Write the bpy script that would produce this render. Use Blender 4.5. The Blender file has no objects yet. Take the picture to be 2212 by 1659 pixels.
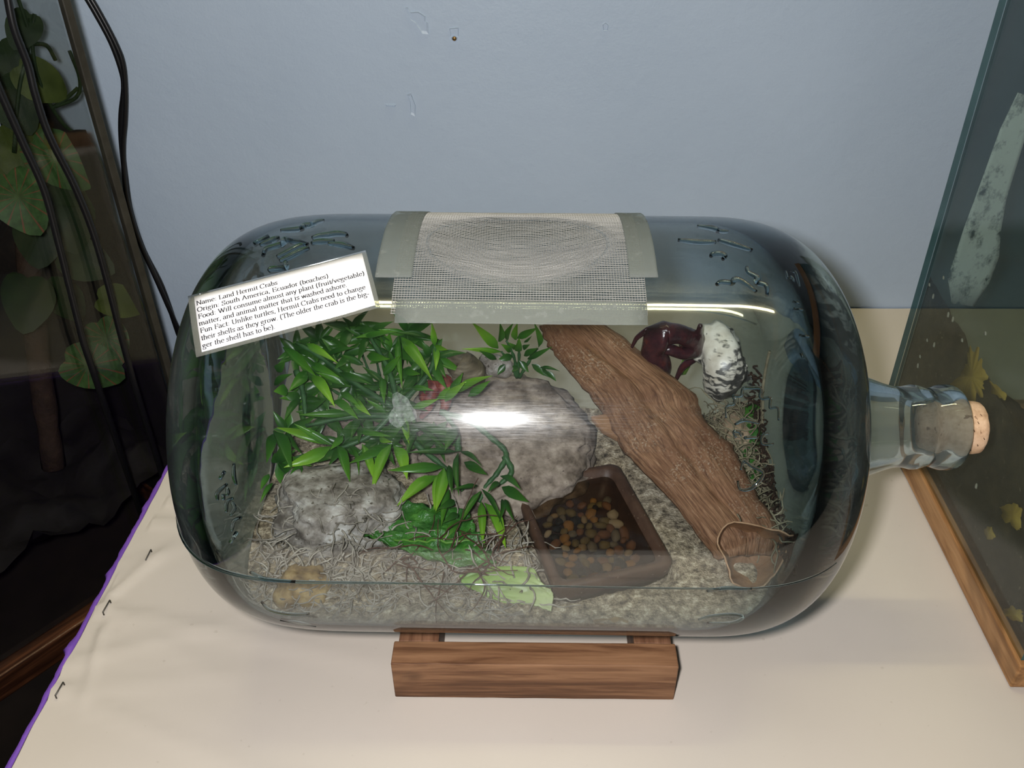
import bpy, bmesh, math, random
from mathutils import Vector, Matrix, noise, Quaternion
random.seed(7)
R = math.radians
scene = bpy.context.scene
col = scene.collection
CAM_R = [(0.999793, -0.003659, 0.020015), (0.018378, 0.584479, -0.811201), (-0.00873, 0.811401, 0.584425)]
CAM_F = 32.0494
LEAVES = [(-0.1527, 0.0612, 0.1599, -0.1357, 0.0397, 0.152, 0.008, 0.9), (-0.1371, 0.0454, 0.1488, -0.1189, 0.0306, 0.1467, 0.005, 0.7), (-0.1581, 0.0801, 0.1737, -0.1366, 0.0646, 0.1698, 0.0059, 0.8), (-0.1742, 0.0761, 0.1731, -0.1508, 0.056, 0.1657, 0.0067, 0.4), (-0.1546, 0.0662, 0.166, -0.1335, 0.0535, 0.1648, 0.0059, 0.4), (-0.1568, 0.0647, 0.1606, -0.165, 0.0488, 0.1569, 0.008, 0.5), (-0.0917, 0.0879, 0.1742, -0.0708, 0.0607, 0.1606, 0.0088, 0.9), (-0.0934, 0.0876, 0.1754, -0.0888, 0.0552, 0.1575, 0.0059, 0.6), (-0.1374, 0.0253, 0.1249, -0.1625, 0.0091, 0.1223, 0.0092, 0.9), (-0.1319, 0.0216, 0.1291, -0.121, -0.0023, 0.1214, 0.0063, 0.7), (-0.1239, 0.0238, 0.1268, -0.1156, 0.0033, 0.1214, 0.0059, 0.6), (-0.1148, 0.0228, 0.1294, -0.1044, -0.0016, 0.1214, 0.0059, 0.8), (-0.0944, 0.0219, 0.1302, -0.1031, -0.0077, 0.1185, 0.008, 0.95), (-0.0929, 0.0204, 0.1299, -0.0828, -0.0019, 0.1235, 0.008, 0.9), (-0.0958, 0.0223, 0.1299, -0.118, 0.0068, 0.1279, 0.0071, 0.6), (-0.0868, 0.0428, 0.1368, -0.0827, 0.0237, 0.1316, 0.0063, 0.95), (-0.0817, 0.0388, 0.1349, -0.0542, 0.0265, 0.135, 0.0071, 0.2), (-0.0788, 0.0341, 0.1315, -0.0831, 0.0136, 0.1256, 0.0059, 0.3), (-0.1375, 0.0266, 0.1255, -0.169, 0.0291, 0.1366, 0.0063, 0.9), (-0.1335, 0.0214, 0.1293, -0.1568, 0.026, 0.1419, 0.0059, 0.5), (-0.1209, 0.04, 0.1421, -0.153, 0.0335, 0.1462, 0.0055, 0.7), (-0.0991, 0.0418, 0.1397, -0.1114, 0.0436, 0.1503, 0.005, 0.6), (-0.1219, 0.0525, 0.1468, -0.1107, 0.0377, 0.1444, 0.005, 0.8), (-0.0817, 0.0475, 0.1415, -0.0653, 0.0462, 0.1498, 0.005, 0.9), (-0.0653, 0.0529, 0.1455, -0.0465, 0.0556, 0.157, 0.0067, 0.95), (-0.0588, 0.0452, 0.1493, -0.0465, 0.0484, 0.1609, 0.0059, 0.8), (-0.0524, 0.054, 0.1499, -0.0291, 0.0566, 0.1612, 0.0084, 0.8), (-0.0432, 0.0527, 0.1481, -0.0295, 0.0545, 0.1588, 0.0059, 0.5), (-0.0674, 0.0683, 0.1628, -0.0584, 0.0511, 0.1579, 0.0059, 0.7), (-0.0552, 0.0516, 0.1532, -0.0473, 0.0549, 0.165, 0.0059, 0.6), (-0.0674, 0.0794, 0.1724, -0.0688, 0.0838, 0.1873, 0.0046, 0.9), (-0.067, 0.0763, 0.1744, -0.0583, 0.0685, 0.1769, 0.0042, 0.9), (-0.0678, 0.083, 0.1699, -0.0662, 0.0651, 0.164, 0.005, 0.8), (-0.0733, 0.0874, 0.1745, -0.0921, 0.0835, 0.1801, 0.0059, 0.3), (-0.0574, 0.0019, 0.127, -0.0884, -0.0056, 0.1309, 0.0067, 0.6), (-0.0571, -0.0004, 0.1285, -0.0599, -0.0276, 0.1201, 0.008, 0.85), (-0.0617, -0.0001, 0.121, -0.0831, -0.0207, 0.1166, 0.0092, 1.0), (-0.0494, 0.0109, 0.1331, -0.0778, 0.0044, 0.1375, 0.005, 0.3), (-0.0467, 0.0134, 0.131, -0.0334, -0.0, 0.131, 0.0055, 0.2), (-0.0439, 0.0071, 0.127, -0.0299, -0.005, 0.1281, 0.0063, 0.2), (-0.0478, 0.0097, 0.133, -0.046, -0.0175, 0.124, 0.0046, 0.2), (-0.054, 0.0019, 0.1287, -0.0506, -0.0182, 0.1246, 0.0046, 0.3), (-0.0917, 0.0063, 0.1134, -0.1032, -0.0111, 0.1108, 0.0071, 0.2), (-0.0777, 0.0346, 0.1367, -0.0574, 0.0159, 0.1321, 0.0034, 0.1), (-0.0503, 0.021, 0.1454, -0.0551, 0.0037, 0.1423, 0.0076, 0.1), (-0.177, 0.0301, 0.1342, -0.1617, 0.0057, 0.1257, 0.0076, 0.3), (-0.1783, 0.0327, 0.1298, -0.1823, 0.0126, 0.1241, 0.0071, 0.2), (-0.1761, 0.004, 0.1182, -0.1779, -0.0098, 0.1181, 0.005, 0.7), (-0.173, -0.0009, 0.1147, -0.177, -0.0168, 0.1134, 0.0034, 0.6), (-0.156, 0.0143, 0.1183, -0.1621, -0.0037, 0.115, 0.0067, 0.4), (-0.118, 0.0828, 0.1774, -0.0957, 0.0796, 0.1837, 0.005, 0.4), (-0.1043, 0.0869, 0.1779, -0.1207, 0.0788, 0.1799, 0.005, 0.4), (-0.1434, 0.0737, 0.1674, -0.1245, 0.0719, 0.175, 0.0046, 0.3), (-0.1148, 0.0727, 0.1682, -0.0994, 0.0653, 0.1711, 0.0067, 0.4), (-0.1249, 0.0786, 0.1652, -0.1354, 0.0656, 0.1633, 0.0059, 0.3), (-0.1293, 0.0553, 0.1556, -0.1457, 0.0556, 0.1649, 0.0063, 0.35), (-0.1077, 0.057, 0.1544, -0.1234, 0.0574, 0.1638, 0.0059, 0.3), (-0.1192, 0.037, 0.1411, -0.1204, 0.0211, 0.1384, 0.0059, 0.3), (-0.119, 0.0376, 0.1362, -0.1167, 0.021, 0.133, 0.005, 0.3), (-0.1281, 0.0277, 0.133, -0.1336, 0.0147, 0.1327, 0.005, 0.4), (-0.1319, 0.0523, 0.1513, -0.1177, 0.0393, 0.1502, 0.005, 0.5), (-0.1556, 0.0442, 0.1398, -0.143, 0.0445, 0.1494, 0.005, 0.3), (-0.1476, 0.0619, 0.1594, -0.159, 0.0665, 0.1722, 0.005, 0.3), (-0.103, 0.0638, 0.1582, -0.0919, 0.0677, 0.1705, 0.0059, 0.4), (-0.0976, 0.0708, 0.1598, -0.0987, 0.0733, 0.171, 0.005, 0.3), (-0.1039, 0.0587, 0.1597, -0.0998, 0.0401, 0.154, 0.005, 0.35), (-0.0817, 0.0528, 0.1555, -0.0678, 0.0454, 0.1588, 0.0046, 0.6), (-0.0876, 0.0633, 0.1619, -0.077, 0.0559, 0.165, 0.005, 0.6), (-0.1216, 0.0359, 0.1332, -0.0975, 0.0256, 0.1349, 0.005, 0.4), (-0.1036, 0.029, 0.1299, -0.0944, 0.0209, 0.1333, 0.005, 0.9), (-0.1334, 0.0627, 0.1611, -0.1123, 0.051, 0.1609, 0.005, 0.25), (-0.1171, 0.0676, 0.1641, -0.1292, 0.0666, 0.1722, 0.005, 0.25), (-0.1685, 0.0523, 0.1533, -0.1751, 0.0456, 0.1571, 0.0084, 0.5), (-0.1836, 0.0651, 0.1602, -0.1714, 0.0641, 0.1685, 0.0067, 0.2), (-0.179, 0.0541, 0.1563, -0.1652, 0.0537, 0.1651, 0.0067, 0.15), (-0.0322, -0.0104, 0.1169, -0.0436, -0.033, 0.1119, 0.006, 0.6), (-0.0321, -0.0149, 0.1114, -0.0301, -0.0423, 0.104, 0.0057, 1.0), (-0.0302, -0.015, 0.1106, -0.0172, -0.0428, 0.103, 0.0064, 1.0), (-0.0316, -0.009, 0.1174, -0.0183, -0.0348, 0.1106, 0.0051, 0.3), (-0.0185, -0.0059, 0.1167, -0.003, -0.0192, 0.1176, 0.0073, 0.3), (-0.0195, -0.0073, 0.1276, -0.0075, -0.02, 0.1288, 0.0057, 0.1), (-0.0345, -0.0104, 0.1221, -0.049, -0.0186, 0.126, 0.0038, 0.3), (-0.044, -0.0248, 0.104, -0.0544, -0.0404, 0.104, 0.0064, 0.7), (-0.0591, 0.0014, 0.1238, -0.0615, -0.0235, 0.1167, 0.0076, 0.9), (-0.0486, -0.018, 0.1154, -0.0582, -0.0283, 0.1183, 0.0051, 0.3), (-0.0165, -0.013, 0.1122, -0.0106, -0.0299, 0.111, 0.0038, 0.3), (-0.0183, -0.0153, 0.1148, -0.0196, -0.033, 0.1131, 0.0044, 0.2), (-0.0536, -0.0084, 0.1166, -0.0564, -0.0325, 0.1106, 0.0057, 0.6), (-0.0464, -0.0264, 0.1116, -0.0541, -0.0367, 0.1147, 0.0051, 0.3), (-0.0208, -0.0091, 0.1242, -0.0265, -0.0205, 0.1262, 0.0044, 0.2), (-0.0672, -0.0163, 0.0999, -0.0558, -0.018, 0.1086, 0.0044, 0.4), (-0.1679, 0.0844, 0.1638, -0.1498, 0.0689, 0.1558, 0.005, 0.02), (-0.1679, 0.0844, 0.1638, -0.163, 0.0662, 0.1531, 0.0059, 0.03), (-0.1679, 0.0844, 0.1638, -0.1815, 0.0736, 0.1612, 0.0052, 0.02), (-0.1679, 0.0844, 0.1638, -0.1857, 0.0759, 0.1639, 0.0051, 0.17), (-0.1679, 0.0844, 0.1638, -0.1847, 0.0867, 0.1734, 0.0066, 0.27), (-0.1679, 0.0844, 0.1638, -0.1679, 0.0946, 0.1761, 0.0057, 0.14), (-0.1679, 0.0844, 0.1638, -0.1579, 0.0873, 0.1725, 0.0077, 0.29), (-0.1679, 0.0844, 0.1638, -0.1536, 0.0778, 0.1643, 0.0057, 0.07), (-0.1517, 0.0909, 0.1696, -0.1508, 0.0744, 0.1639, 0.0078, 0.2), (-0.1517, 0.0909, 0.1696, -0.1654, 0.084, 0.1616, 0.007, 0.28), (-0.1517, 0.0909, 0.1696, -0.1679, 0.0839, 0.1714, 0.0056, 0.31), (-0.1517, 0.0909, 0.1696, -0.1648, 0.0947, 0.1807, 0.007, 0.28), (-0.1517, 0.0909, 0.1696, -0.1516, 0.0962, 0.1832, 0.007, 0.24), (-0.1517, 0.0909, 0.1696, -0.1407, 0.0997, 0.1793, 0.0052, 0.34), (-0.1517, 0.0909, 0.1696, -0.1305, 0.0812, 0.1699, 0.0077, 0.04), (-0.1517, 0.0909, 0.1696, -0.1378, 0.0733, 0.1629, 0.0055, 0.22), (-0.1344, 0.0818, 0.1617, -0.1524, 0.0832, 0.1694, 0.005, 0.32), (-0.1344, 0.0818, 0.1617, -0.1469, 0.0856, 0.1727, 0.0074, 0.27), (-0.1344, 0.0818, 0.1617, -0.1237, 0.0899, 0.1672, 0.0056, 0.24), (-0.1344, 0.0818, 0.1617, -0.1148, 0.086, 0.1651, 0.0064, 0.18), (-0.1344, 0.0818, 0.1617, -0.121, 0.0773, 0.1598, 0.0065, 0.3), (-0.1344, 0.0818, 0.1617, -0.1289, 0.0682, 0.1549, 0.0073, 0.18), (-0.1344, 0.0818, 0.1617, -0.1364, 0.067, 0.1481, 0.0053, 0.19), (-0.1344, 0.0818, 0.1617, -0.1519, 0.0708, 0.1577, 0.0057, 0.17), (-0.1152, 0.0948, 0.1731, -0.1026, 0.0955, 0.1753, 0.0077, 0.18), (-0.1152, 0.0948, 0.1731, -0.0959, 0.086, 0.1652, 0.0052, 0.31), (-0.1152, 0.0948, 0.1731, -0.1085, 0.0843, 0.1629, 0.0063, 0.28), (-0.1152, 0.0948, 0.1731, -0.1212, 0.0753, 0.1633, 0.0054, 0.17), (-0.1152, 0.0948, 0.1731, -0.1327, 0.0904, 0.1673, 0.0071, 0.0), (-0.1152, 0.0948, 0.1731, -0.1315, 0.0957, 0.177, 0.0071, 0.17), (-0.1152, 0.0948, 0.1731, -0.122, 0.0988, 0.1803, 0.0061, 0.27), (-0.1152, 0.0948, 0.1731, -0.1002, 0.0974, 0.1803, 0.0068, 0.11), (-0.1013, 0.0844, 0.1641, -0.0822, 0.0863, 0.1712, 0.0076, 0.28), (-0.1013, 0.0844, 0.1641, -0.0837, 0.0742, 0.1629, 0.0073, 0.13), (-0.1013, 0.0844, 0.1641, -0.0937, 0.0691, 0.1593, 0.0054, 0.28), (-0.1013, 0.0844, 0.1641, -0.1007, 0.0654, 0.1526, 0.0067, 0.12), (-0.1013, 0.0844, 0.1641, -0.1124, 0.0756, 0.1608, 0.0078, 0.06), (-0.1013, 0.0844, 0.1641, -0.1158, 0.0819, 0.1674, 0.0051, 0.01), (-0.1013, 0.0844, 0.1641, -0.1079, 0.0956, 0.1732, 0.0074, 0.33), (-0.1013, 0.0844, 0.1641, -0.1009, 0.0921, 0.1738, 0.0067, 0.33), (-0.0885, 0.0948, 0.1732, -0.0835, 0.0972, 0.1809, 0.007, 0.26), (-0.0885, 0.0948, 0.1732, -0.0707, 0.0944, 0.1826, 0.0078, 0.14), (-0.0885, 0.0948, 0.1732, -0.0662, 0.0907, 0.1702, 0.0059, 0.08), (-0.0885, 0.0948, 0.1732, -0.0741, 0.0865, 0.163, 0.0077, 0.14), (-0.0885, 0.0948, 0.1732, -0.0872, 0.0756, 0.1624, 0.0062, 0.0), (-0.0885, 0.0948, 0.1732, -0.0991, 0.0832, 0.1637, 0.0068, 0.13), (-0.0885, 0.0948, 0.1732, -0.1059, 0.0919, 0.1778, 0.0052, 0.34), (-0.0885, 0.0948, 0.1732, -0.0969, 0.0968, 0.1878, 0.0059, 0.03), (-0.1267, 0.0662, 0.1485, -0.1232, 0.0513, 0.1344, 0.0073, 0.05), (-0.1267, 0.0662, 0.1485, -0.1362, 0.058, 0.1391, 0.0055, 0.28), (-0.1267, 0.0662, 0.1485, -0.1452, 0.0676, 0.147, 0.0058, 0.18), (-0.1267, 0.0662, 0.1485, -0.1364, 0.0634, 0.155, 0.0059, 0.04), (-0.1267, 0.0662, 0.1485, -0.1315, 0.0746, 0.1612, 0.0077, 0.25), (-0.1267, 0.0662, 0.1485, -0.1113, 0.0727, 0.1515, 0.0076, 0.25), (-0.1267, 0.0662, 0.1485, -0.1067, 0.0629, 0.1461, 0.0067, 0.18), (-0.1267, 0.0662, 0.1485, -0.1082, 0.0541, 0.1419, 0.0052, 0.06), (-0.1465, 0.0662, 0.1484, -0.1369, 0.072, 0.1542, 0.0076, 0.11), (-0.1465, 0.0662, 0.1484, -0.128, 0.0591, 0.1516, 0.0076, 0.01), (-0.1465, 0.0662, 0.1484, -0.1375, 0.0516, 0.1438, 0.0075, 0.29), (-0.1465, 0.0662, 0.1484, -0.1418, 0.0505, 0.1389, 0.0072, 0.06), (-0.1465, 0.0662, 0.1484, -0.1646, 0.0556, 0.1401, 0.0078, 0.33), (-0.1465, 0.0662, 0.1484, -0.1679, 0.0637, 0.1452, 0.0068, 0.04), (-0.1465, 0.0662, 0.1484, -0.1608, 0.0711, 0.1579, 0.0069, 0.31), (-0.1465, 0.0662, 0.1484, -0.146, 0.0713, 0.1542, 0.0058, 0.3), (-0.1036, 0.0662, 0.1486, -0.1176, 0.074, 0.1566, 0.006, 0.29), (-0.1036, 0.0662, 0.1486, -0.0945, 0.0776, 0.1566, 0.007, 0.24), (-0.1036, 0.0662, 0.1486, -0.0882, 0.0714, 0.1501, 0.0061, 0.03), (-0.1036, 0.0662, 0.1486, -0.0864, 0.0586, 0.1449, 0.0068, 0.09), (-0.1036, 0.0662, 0.1486, -0.0943, 0.0582, 0.1416, 0.0077, 0.24), (-0.1036, 0.0662, 0.1486, -0.1027, 0.0503, 0.1345, 0.0065, 0.0), (-0.1036, 0.0662, 0.1486, -0.1209, 0.0589, 0.1441, 0.0051, 0.26), (-0.1036, 0.0662, 0.1486, -0.1198, 0.0587, 0.1498, 0.0061, 0.31), (-0.1624, 0.0584, 0.1418, -0.1594, 0.0632, 0.1503, 0.0068, 0.01), (-0.1624, 0.0584, 0.1418, -0.148, 0.0672, 0.1492, 0.0076, 0.1), (-0.1624, 0.0584, 0.1418, -0.1413, 0.0546, 0.1394, 0.0063, 0.06), (-0.1624, 0.0584, 0.1418, -0.1427, 0.0514, 0.1338, 0.0058, 0.26), (-0.1624, 0.0584, 0.1418, -0.16, 0.045, 0.1297, 0.006, 0.22), (-0.1624, 0.0584, 0.1418, -0.1698, 0.0414, 0.1371, 0.0058, 0.1), (-0.1624, 0.0584, 0.1418, -0.1759, 0.0584, 0.1417, 0.0053, 0.35), (-0.1624, 0.0584, 0.1418, -0.1725, 0.0566, 0.147, 0.0078, 0.23), (-0.1451, 0.048, 0.1334, -0.1339, 0.0482, 0.1388, 0.0064, 0.35), (-0.1451, 0.048, 0.1334, -0.1303, 0.0477, 0.132, 0.0053, 0.34), (-0.1451, 0.048, 0.1334, -0.1308, 0.0372, 0.126, 0.0077, 0.03), (-0.1451, 0.048, 0.1334, -0.1483, 0.037, 0.125, 0.0051, 0.27), (-0.1451, 0.048, 0.1334, -0.1518, 0.033, 0.1306, 0.006, 0.11), (-0.1451, 0.048, 0.1334, -0.1617, 0.0473, 0.1376, 0.008, 0.06), (-0.1451, 0.048, 0.1334, -0.1633, 0.0568, 0.138, 0.0071, 0.34), (-0.1451, 0.048, 0.1334, -0.1497, 0.0593, 0.1432, 0.007, 0.3), (-0.1158, 0.0506, 0.1357, -0.1026, 0.0423, 0.1325, 0.0066, 0.19), (-0.1158, 0.0506, 0.1357, -0.1107, 0.0367, 0.1234, 0.0073, 0.01), (-0.1158, 0.0506, 0.1357, -0.1204, 0.036, 0.1305, 0.0067, 0.07), (-0.1158, 0.0506, 0.1357, -0.1308, 0.0448, 0.1358, 0.0071, 0.33), (-0.1158, 0.0506, 0.1357, -0.1308, 0.055, 0.1362, 0.0056, 0.01), (-0.1158, 0.0506, 0.1357, -0.1231, 0.0611, 0.1445, 0.0078, 0.17), (-0.1158, 0.0506, 0.1357, -0.1104, 0.0575, 0.1417, 0.0062, 0.05), (-0.1158, 0.0506, 0.1357, -0.0983, 0.0476, 0.1383, 0.0063, 0.05), (-0.0933, 0.0584, 0.1422, -0.0738, 0.0492, 0.1389, 0.0053, 0.1), (-0.0933, 0.0584, 0.1422, -0.0806, 0.0425, 0.1327, 0.0079, 0.18), (-0.0933, 0.0584, 0.1422, -0.0922, 0.0431, 0.1317, 0.0068, 0.25), (-0.0933, 0.0584, 0.1422, -0.1036, 0.0483, 0.1333, 0.0054, 0.01), (-0.0933, 0.0584, 0.1422, -0.1081, 0.0538, 0.1422, 0.0059, 0.22), (-0.0933, 0.0584, 0.1422, -0.105, 0.0628, 0.1467, 0.0066, 0.34), (-0.0933, 0.0584, 0.1422, -0.0865, 0.0617, 0.1501, 0.0066, 0.19), (-0.0933, 0.0584, 0.1422, -0.0762, 0.0605, 0.1509, 0.0064, 0.04), (-0.1705, 0.0402, 0.127, -0.152, 0.0424, 0.1365, 0.0071, 0.21), (-0.1705, 0.0402, 0.127, -0.1504, 0.042, 0.127, 0.0052, 0.33), (-0.1705, 0.0402, 0.127, -0.1588, 0.0264, 0.1189, 0.0058, 0.02), (-0.1705, 0.0402, 0.127, -0.1681, 0.0201, 0.1183, 0.0064, 0.1), (-0.1705, 0.0402, 0.127, -0.1845, 0.0382, 0.1295, 0.005, 0.19), (-0.1705, 0.0402, 0.127, -0.1803, 0.0444, 0.1389, 0.0063, 0.03), (-0.1705, 0.0402, 0.127, -0.1704, 0.0484, 0.1395, 0.0075, 0.33), (-0.1308, 0.0324, 0.1211, -0.1266, 0.0453, 0.1291, 0.008, 0.0), (-0.1308, 0.0324, 0.1211, -0.1184, 0.0345, 0.1257, 0.0063, 0.03), (-0.1308, 0.0324, 0.1211, -0.1132, 0.0233, 0.1157, 0.0065, 0.19), (-0.1308, 0.0324, 0.1211, -0.1262, 0.0197, 0.1154, 0.0054, 0.04), (-0.1308, 0.0324, 0.1211, -0.1376, 0.0186, 0.1158, 0.0058, 0.21), (-0.1308, 0.0324, 0.1211, -0.1441, 0.0181, 0.1188, 0.0079, 0.05), (-0.1308, 0.0324, 0.1211, -0.1454, 0.0341, 0.1265, 0.0059, 0.13), (-0.1308, 0.0324, 0.1211, -0.1347, 0.0398, 0.1296, 0.0057, 0.22), (-0.105, 0.035, 0.1233, -0.0946, 0.0206, 0.1149, 0.0067, 0.2), (-0.105, 0.035, 0.1233, -0.1061, 0.0182, 0.1112, 0.0072, 0.33), (-0.105, 0.035, 0.1233, -0.1173, 0.0242, 0.1206, 0.0059, 0.11), (-0.105, 0.035, 0.1233, -0.1187, 0.0324, 0.1246, 0.0059, 0.13), (-0.105, 0.035, 0.1233, -0.1118, 0.043, 0.1281, 0.0074, 0.11), (-0.105, 0.035, 0.1233, -0.0977, 0.0357, 0.1322, 0.008, 0.01), (-0.105, 0.035, 0.1233, -0.0895, 0.0367, 0.1342, 0.007, 0.19), (-0.105, 0.035, 0.1233, -0.0904, 0.0335, 0.1194, 0.0062, 0.08), (-0.0809, 0.074, 0.1553, -0.0949, 0.0644, 0.1553, 0.0074, 0.03), (-0.0809, 0.074, 0.1553, -0.0937, 0.075, 0.1531, 0.0063, 0.26), (-0.0809, 0.074, 0.1553, -0.0884, 0.0823, 0.1673, 0.006, 0.24), (-0.0809, 0.074, 0.1553, -0.0794, 0.0823, 0.1622, 0.0067, 0.17), (-0.0809, 0.074, 0.1553, -0.0638, 0.0729, 0.1547, 0.0062, 0.03), (-0.0809, 0.074, 0.1553, -0.0661, 0.063, 0.155, 0.0059, 0.04), (-0.0809, 0.074, 0.1553, -0.0724, 0.0602, 0.1436, 0.0077, 0.11), (-0.0809, 0.074, 0.1553, -0.0905, 0.0571, 0.1455, 0.0077, 0.04), (-0.0713, 0.0818, 0.162, -0.0493, 0.0842, 0.1631, 0.0071, 0.15), (-0.0713, 0.0818, 0.162, -0.0509, 0.0728, 0.1565, 0.0069, 0.32), (-0.0713, 0.0818, 0.162, -0.0607, 0.0658, 0.1573, 0.0076, 0.22), (-0.0713, 0.0818, 0.162, -0.0759, 0.0664, 0.1559, 0.0064, 0.31), (-0.0713, 0.0818, 0.162, -0.0847, 0.0711, 0.1569, 0.0075, 0.04), (-0.0713, 0.0818, 0.162, -0.0824, 0.0832, 0.1637, 0.0073, 0.16), (-0.0713, 0.0818, 0.162, -0.0763, 0.084, 0.1712, 0.0061, 0.09), (-0.0713, 0.0818, 0.162, -0.0641, 0.0897, 0.1699, 0.0079, 0.27), (-0.1287, 0.0974, 0.1754, -0.1156, 0.0979, 0.19, 0.006, 0.18), (-0.1287, 0.0974, 0.1754, -0.109, 0.0992, 0.1784, 0.0072, 0.23), (-0.1287, 0.0974, 0.1754, -0.1084, 0.0895, 0.1753, 0.0069, 0.06), (-0.1287, 0.0974, 0.1754, -0.1115, 0.0865, 0.1644, 0.0059, 0.02), (-0.1287, 0.0974, 0.1754, -0.1357, 0.0788, 0.1664, 0.0075, 0.29), (-0.1287, 0.0974, 0.1754, -0.1407, 0.0852, 0.1731, 0.0052, 0.15), (-0.1287, 0.0974, 0.1754, -0.1454, 0.0938, 0.1814, 0.0074, 0.02), (-0.1287, 0.0974, 0.1754, -0.1329, 0.092, 0.1877, 0.0056, 0.28), (-0.1506, 0.0766, 0.1572, -0.1406, 0.0615, 0.1495, 0.0067, 0.2), (-0.1506, 0.0766, 0.1572, -0.1633, 0.0607, 0.1489, 0.0069, 0.04), (-0.1506, 0.0766, 0.1572, -0.1634, 0.0726, 0.1523, 0.006, 0.25), (-0.1506, 0.0766, 0.1572, -0.1612, 0.0778, 0.1649, 0.0057, 0.17), (-0.1506, 0.0766, 0.1572, -0.1548, 0.0834, 0.1618, 0.0069, 0.31), (-0.1506, 0.0766, 0.1572, -0.1367, 0.084, 0.1627, 0.0071, 0.15), (-0.1506, 0.0766, 0.1572, -0.1269, 0.0694, 0.1591, 0.0054, 0.06), (-0.1506, 0.0766, 0.1572, -0.1311, 0.0654, 0.1506, 0.0076, 0.13), (-0.0891, 0.0402, 0.1275, -0.1067, 0.0374, 0.1312, 0.005, 0.14), (-0.0891, 0.0402, 0.1275, -0.0961, 0.0474, 0.139, 0.0078, 0.28), (-0.0891, 0.0402, 0.1275, -0.0857, 0.0524, 0.135, 0.0079, 0.24), (-0.0891, 0.0402, 0.1275, -0.0728, 0.0423, 0.1305, 0.0068, 0.07), (-0.0891, 0.0402, 0.1275, -0.0734, 0.0258, 0.1251, 0.0059, 0.03), (-0.0891, 0.0402, 0.1275, -0.0831, 0.0285, 0.1212, 0.0058, 0.29), (-0.0891, 0.0402, 0.1275, -0.0963, 0.0309, 0.1193, 0.0067, 0.09), (-0.0891, 0.0402, 0.1275, -0.1006, 0.0343, 0.1272, 0.0068, 0.06), (-0.1752, 0.022, 0.1127, -0.1858, 0.0286, 0.1149, 0.0079, 0.06), (-0.1752, 0.022, 0.1127, -0.1724, 0.0242, 0.1237, 0.0056, 0.26), (-0.1752, 0.022, 0.1127, -0.1626, 0.0236, 0.1221, 0.0055, 0.13), (-0.1752, 0.022, 0.1127, -0.1535, 0.0182, 0.1139, 0.006, 0.32), (-0.1752, 0.022, 0.1127, -0.1608, 0.0107, 0.1036, 0.0065, 0.09), (-0.1752, 0.022, 0.1127, -0.1683, 0.0081, 0.1024, 0.0077, 0.32), (-0.0662, 0.0376, 0.1256, -0.0517, 0.0386, 0.129, 0.0068, 0.21), (-0.0662, 0.0376, 0.1256, -0.0491, 0.027, 0.1248, 0.0062, 0.06), (-0.0662, 0.0376, 0.1256, -0.0592, 0.0213, 0.1175, 0.0055, 0.16), (-0.0662, 0.0376, 0.1256, -0.0747, 0.0239, 0.121, 0.0063, 0.24), (-0.0662, 0.0376, 0.1256, -0.0818, 0.024, 0.1238, 0.0077, 0.07), (-0.0662, 0.0376, 0.1256, -0.0753, 0.039, 0.1299, 0.0058, 0.27), (-0.0662, 0.0376, 0.1256, -0.0666, 0.0387, 0.1352, 0.0072, 0.15), (-0.0662, 0.0376, 0.1256, -0.0588, 0.0415, 0.1335, 0.0067, 0.14)]
WHORLS = [(-0.1679, 0.0844, 0.1638), (-0.1517, 0.0909, 0.1696), (-0.1344, 0.0818, 0.1617), (-0.1152, 0.0948, 0.1731), (-0.1013, 0.0844, 0.1641), (-0.0885, 0.0948, 0.1732), (-0.1267, 0.0662, 0.1485), (-0.1465, 0.0662, 0.1484), (-0.1036, 0.0662, 0.1486), (-0.1624, 0.0584, 0.1418), (-0.1451, 0.048, 0.1334), (-0.1158, 0.0506, 0.1357), (-0.0933, 0.0584, 0.1422), (-0.1705, 0.0402, 0.127), (-0.1308, 0.0324, 0.1211), (-0.105, 0.035, 0.1233), (-0.0809, 0.074, 0.1553), (-0.0713, 0.0818, 0.162), (-0.1287, 0.0974, 0.1754), (-0.1506, 0.0766, 0.1572), (-0.0891, 0.0402, 0.1275), (-0.1752, 0.022, 0.1127), (-0.0662, 0.0376, 0.1256)]
STEMS = [[(-0.0628, 0.0446, 0.1406), (-0.0433, 0.0399, 0.137), (-0.0271, 0.0303, 0.1297), (-0.0164, 0.0212, 0.1229), (-0.0219, 0.0108, 0.1152), (-0.0296, 0.003, 0.1095), (-0.0341, -0.0061, 0.1031)], [(-0.0174, 0.0199, 0.1219), (-0.0125, 0.0108, 0.1152), (-0.0218, 0.003, 0.1096)], [(-0.095, 0.0446, 0.1404), (-0.1103, 0.0316, 0.1301), (-0.1322, 0.0238, 0.124)], [(-0.0916, 0.042, 0.1384), (-0.078, 0.0264, 0.1264), (-0.0583, 0.0134, 0.1168), (-0.0452, 0.0004, 0.1075)], [(-0.0491, 0.0225, 0.1236), (-0.0511, 0.0342, 0.1325), (-0.0595, 0.0433, 0.1396)], [(-0.0919, 0.0472, 0.1425), (-0.0996, 0.068, 0.1594), (-0.1138, 0.0862, 0.1747)], [(-0.0952, 0.0472, 0.1425), (-0.122, 0.0602, 0.1528), (-0.1493, 0.0758, 0.1657), (-0.1665, 0.0836, 0.1723)], [(-0.0888, 0.0498, 0.1446), (-0.0702, 0.068, 0.1595), (-0.0675, 0.0836, 0.1726)], [(-0.0949, 0.042, 0.1383), (-0.1239, 0.042, 0.1382), (-0.1558, 0.0368, 0.1339)], [(-0.1651, 0.068, 0.1591), (-0.1591, 0.055, 0.1484), (-0.1563, 0.042, 0.138)]]
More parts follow.
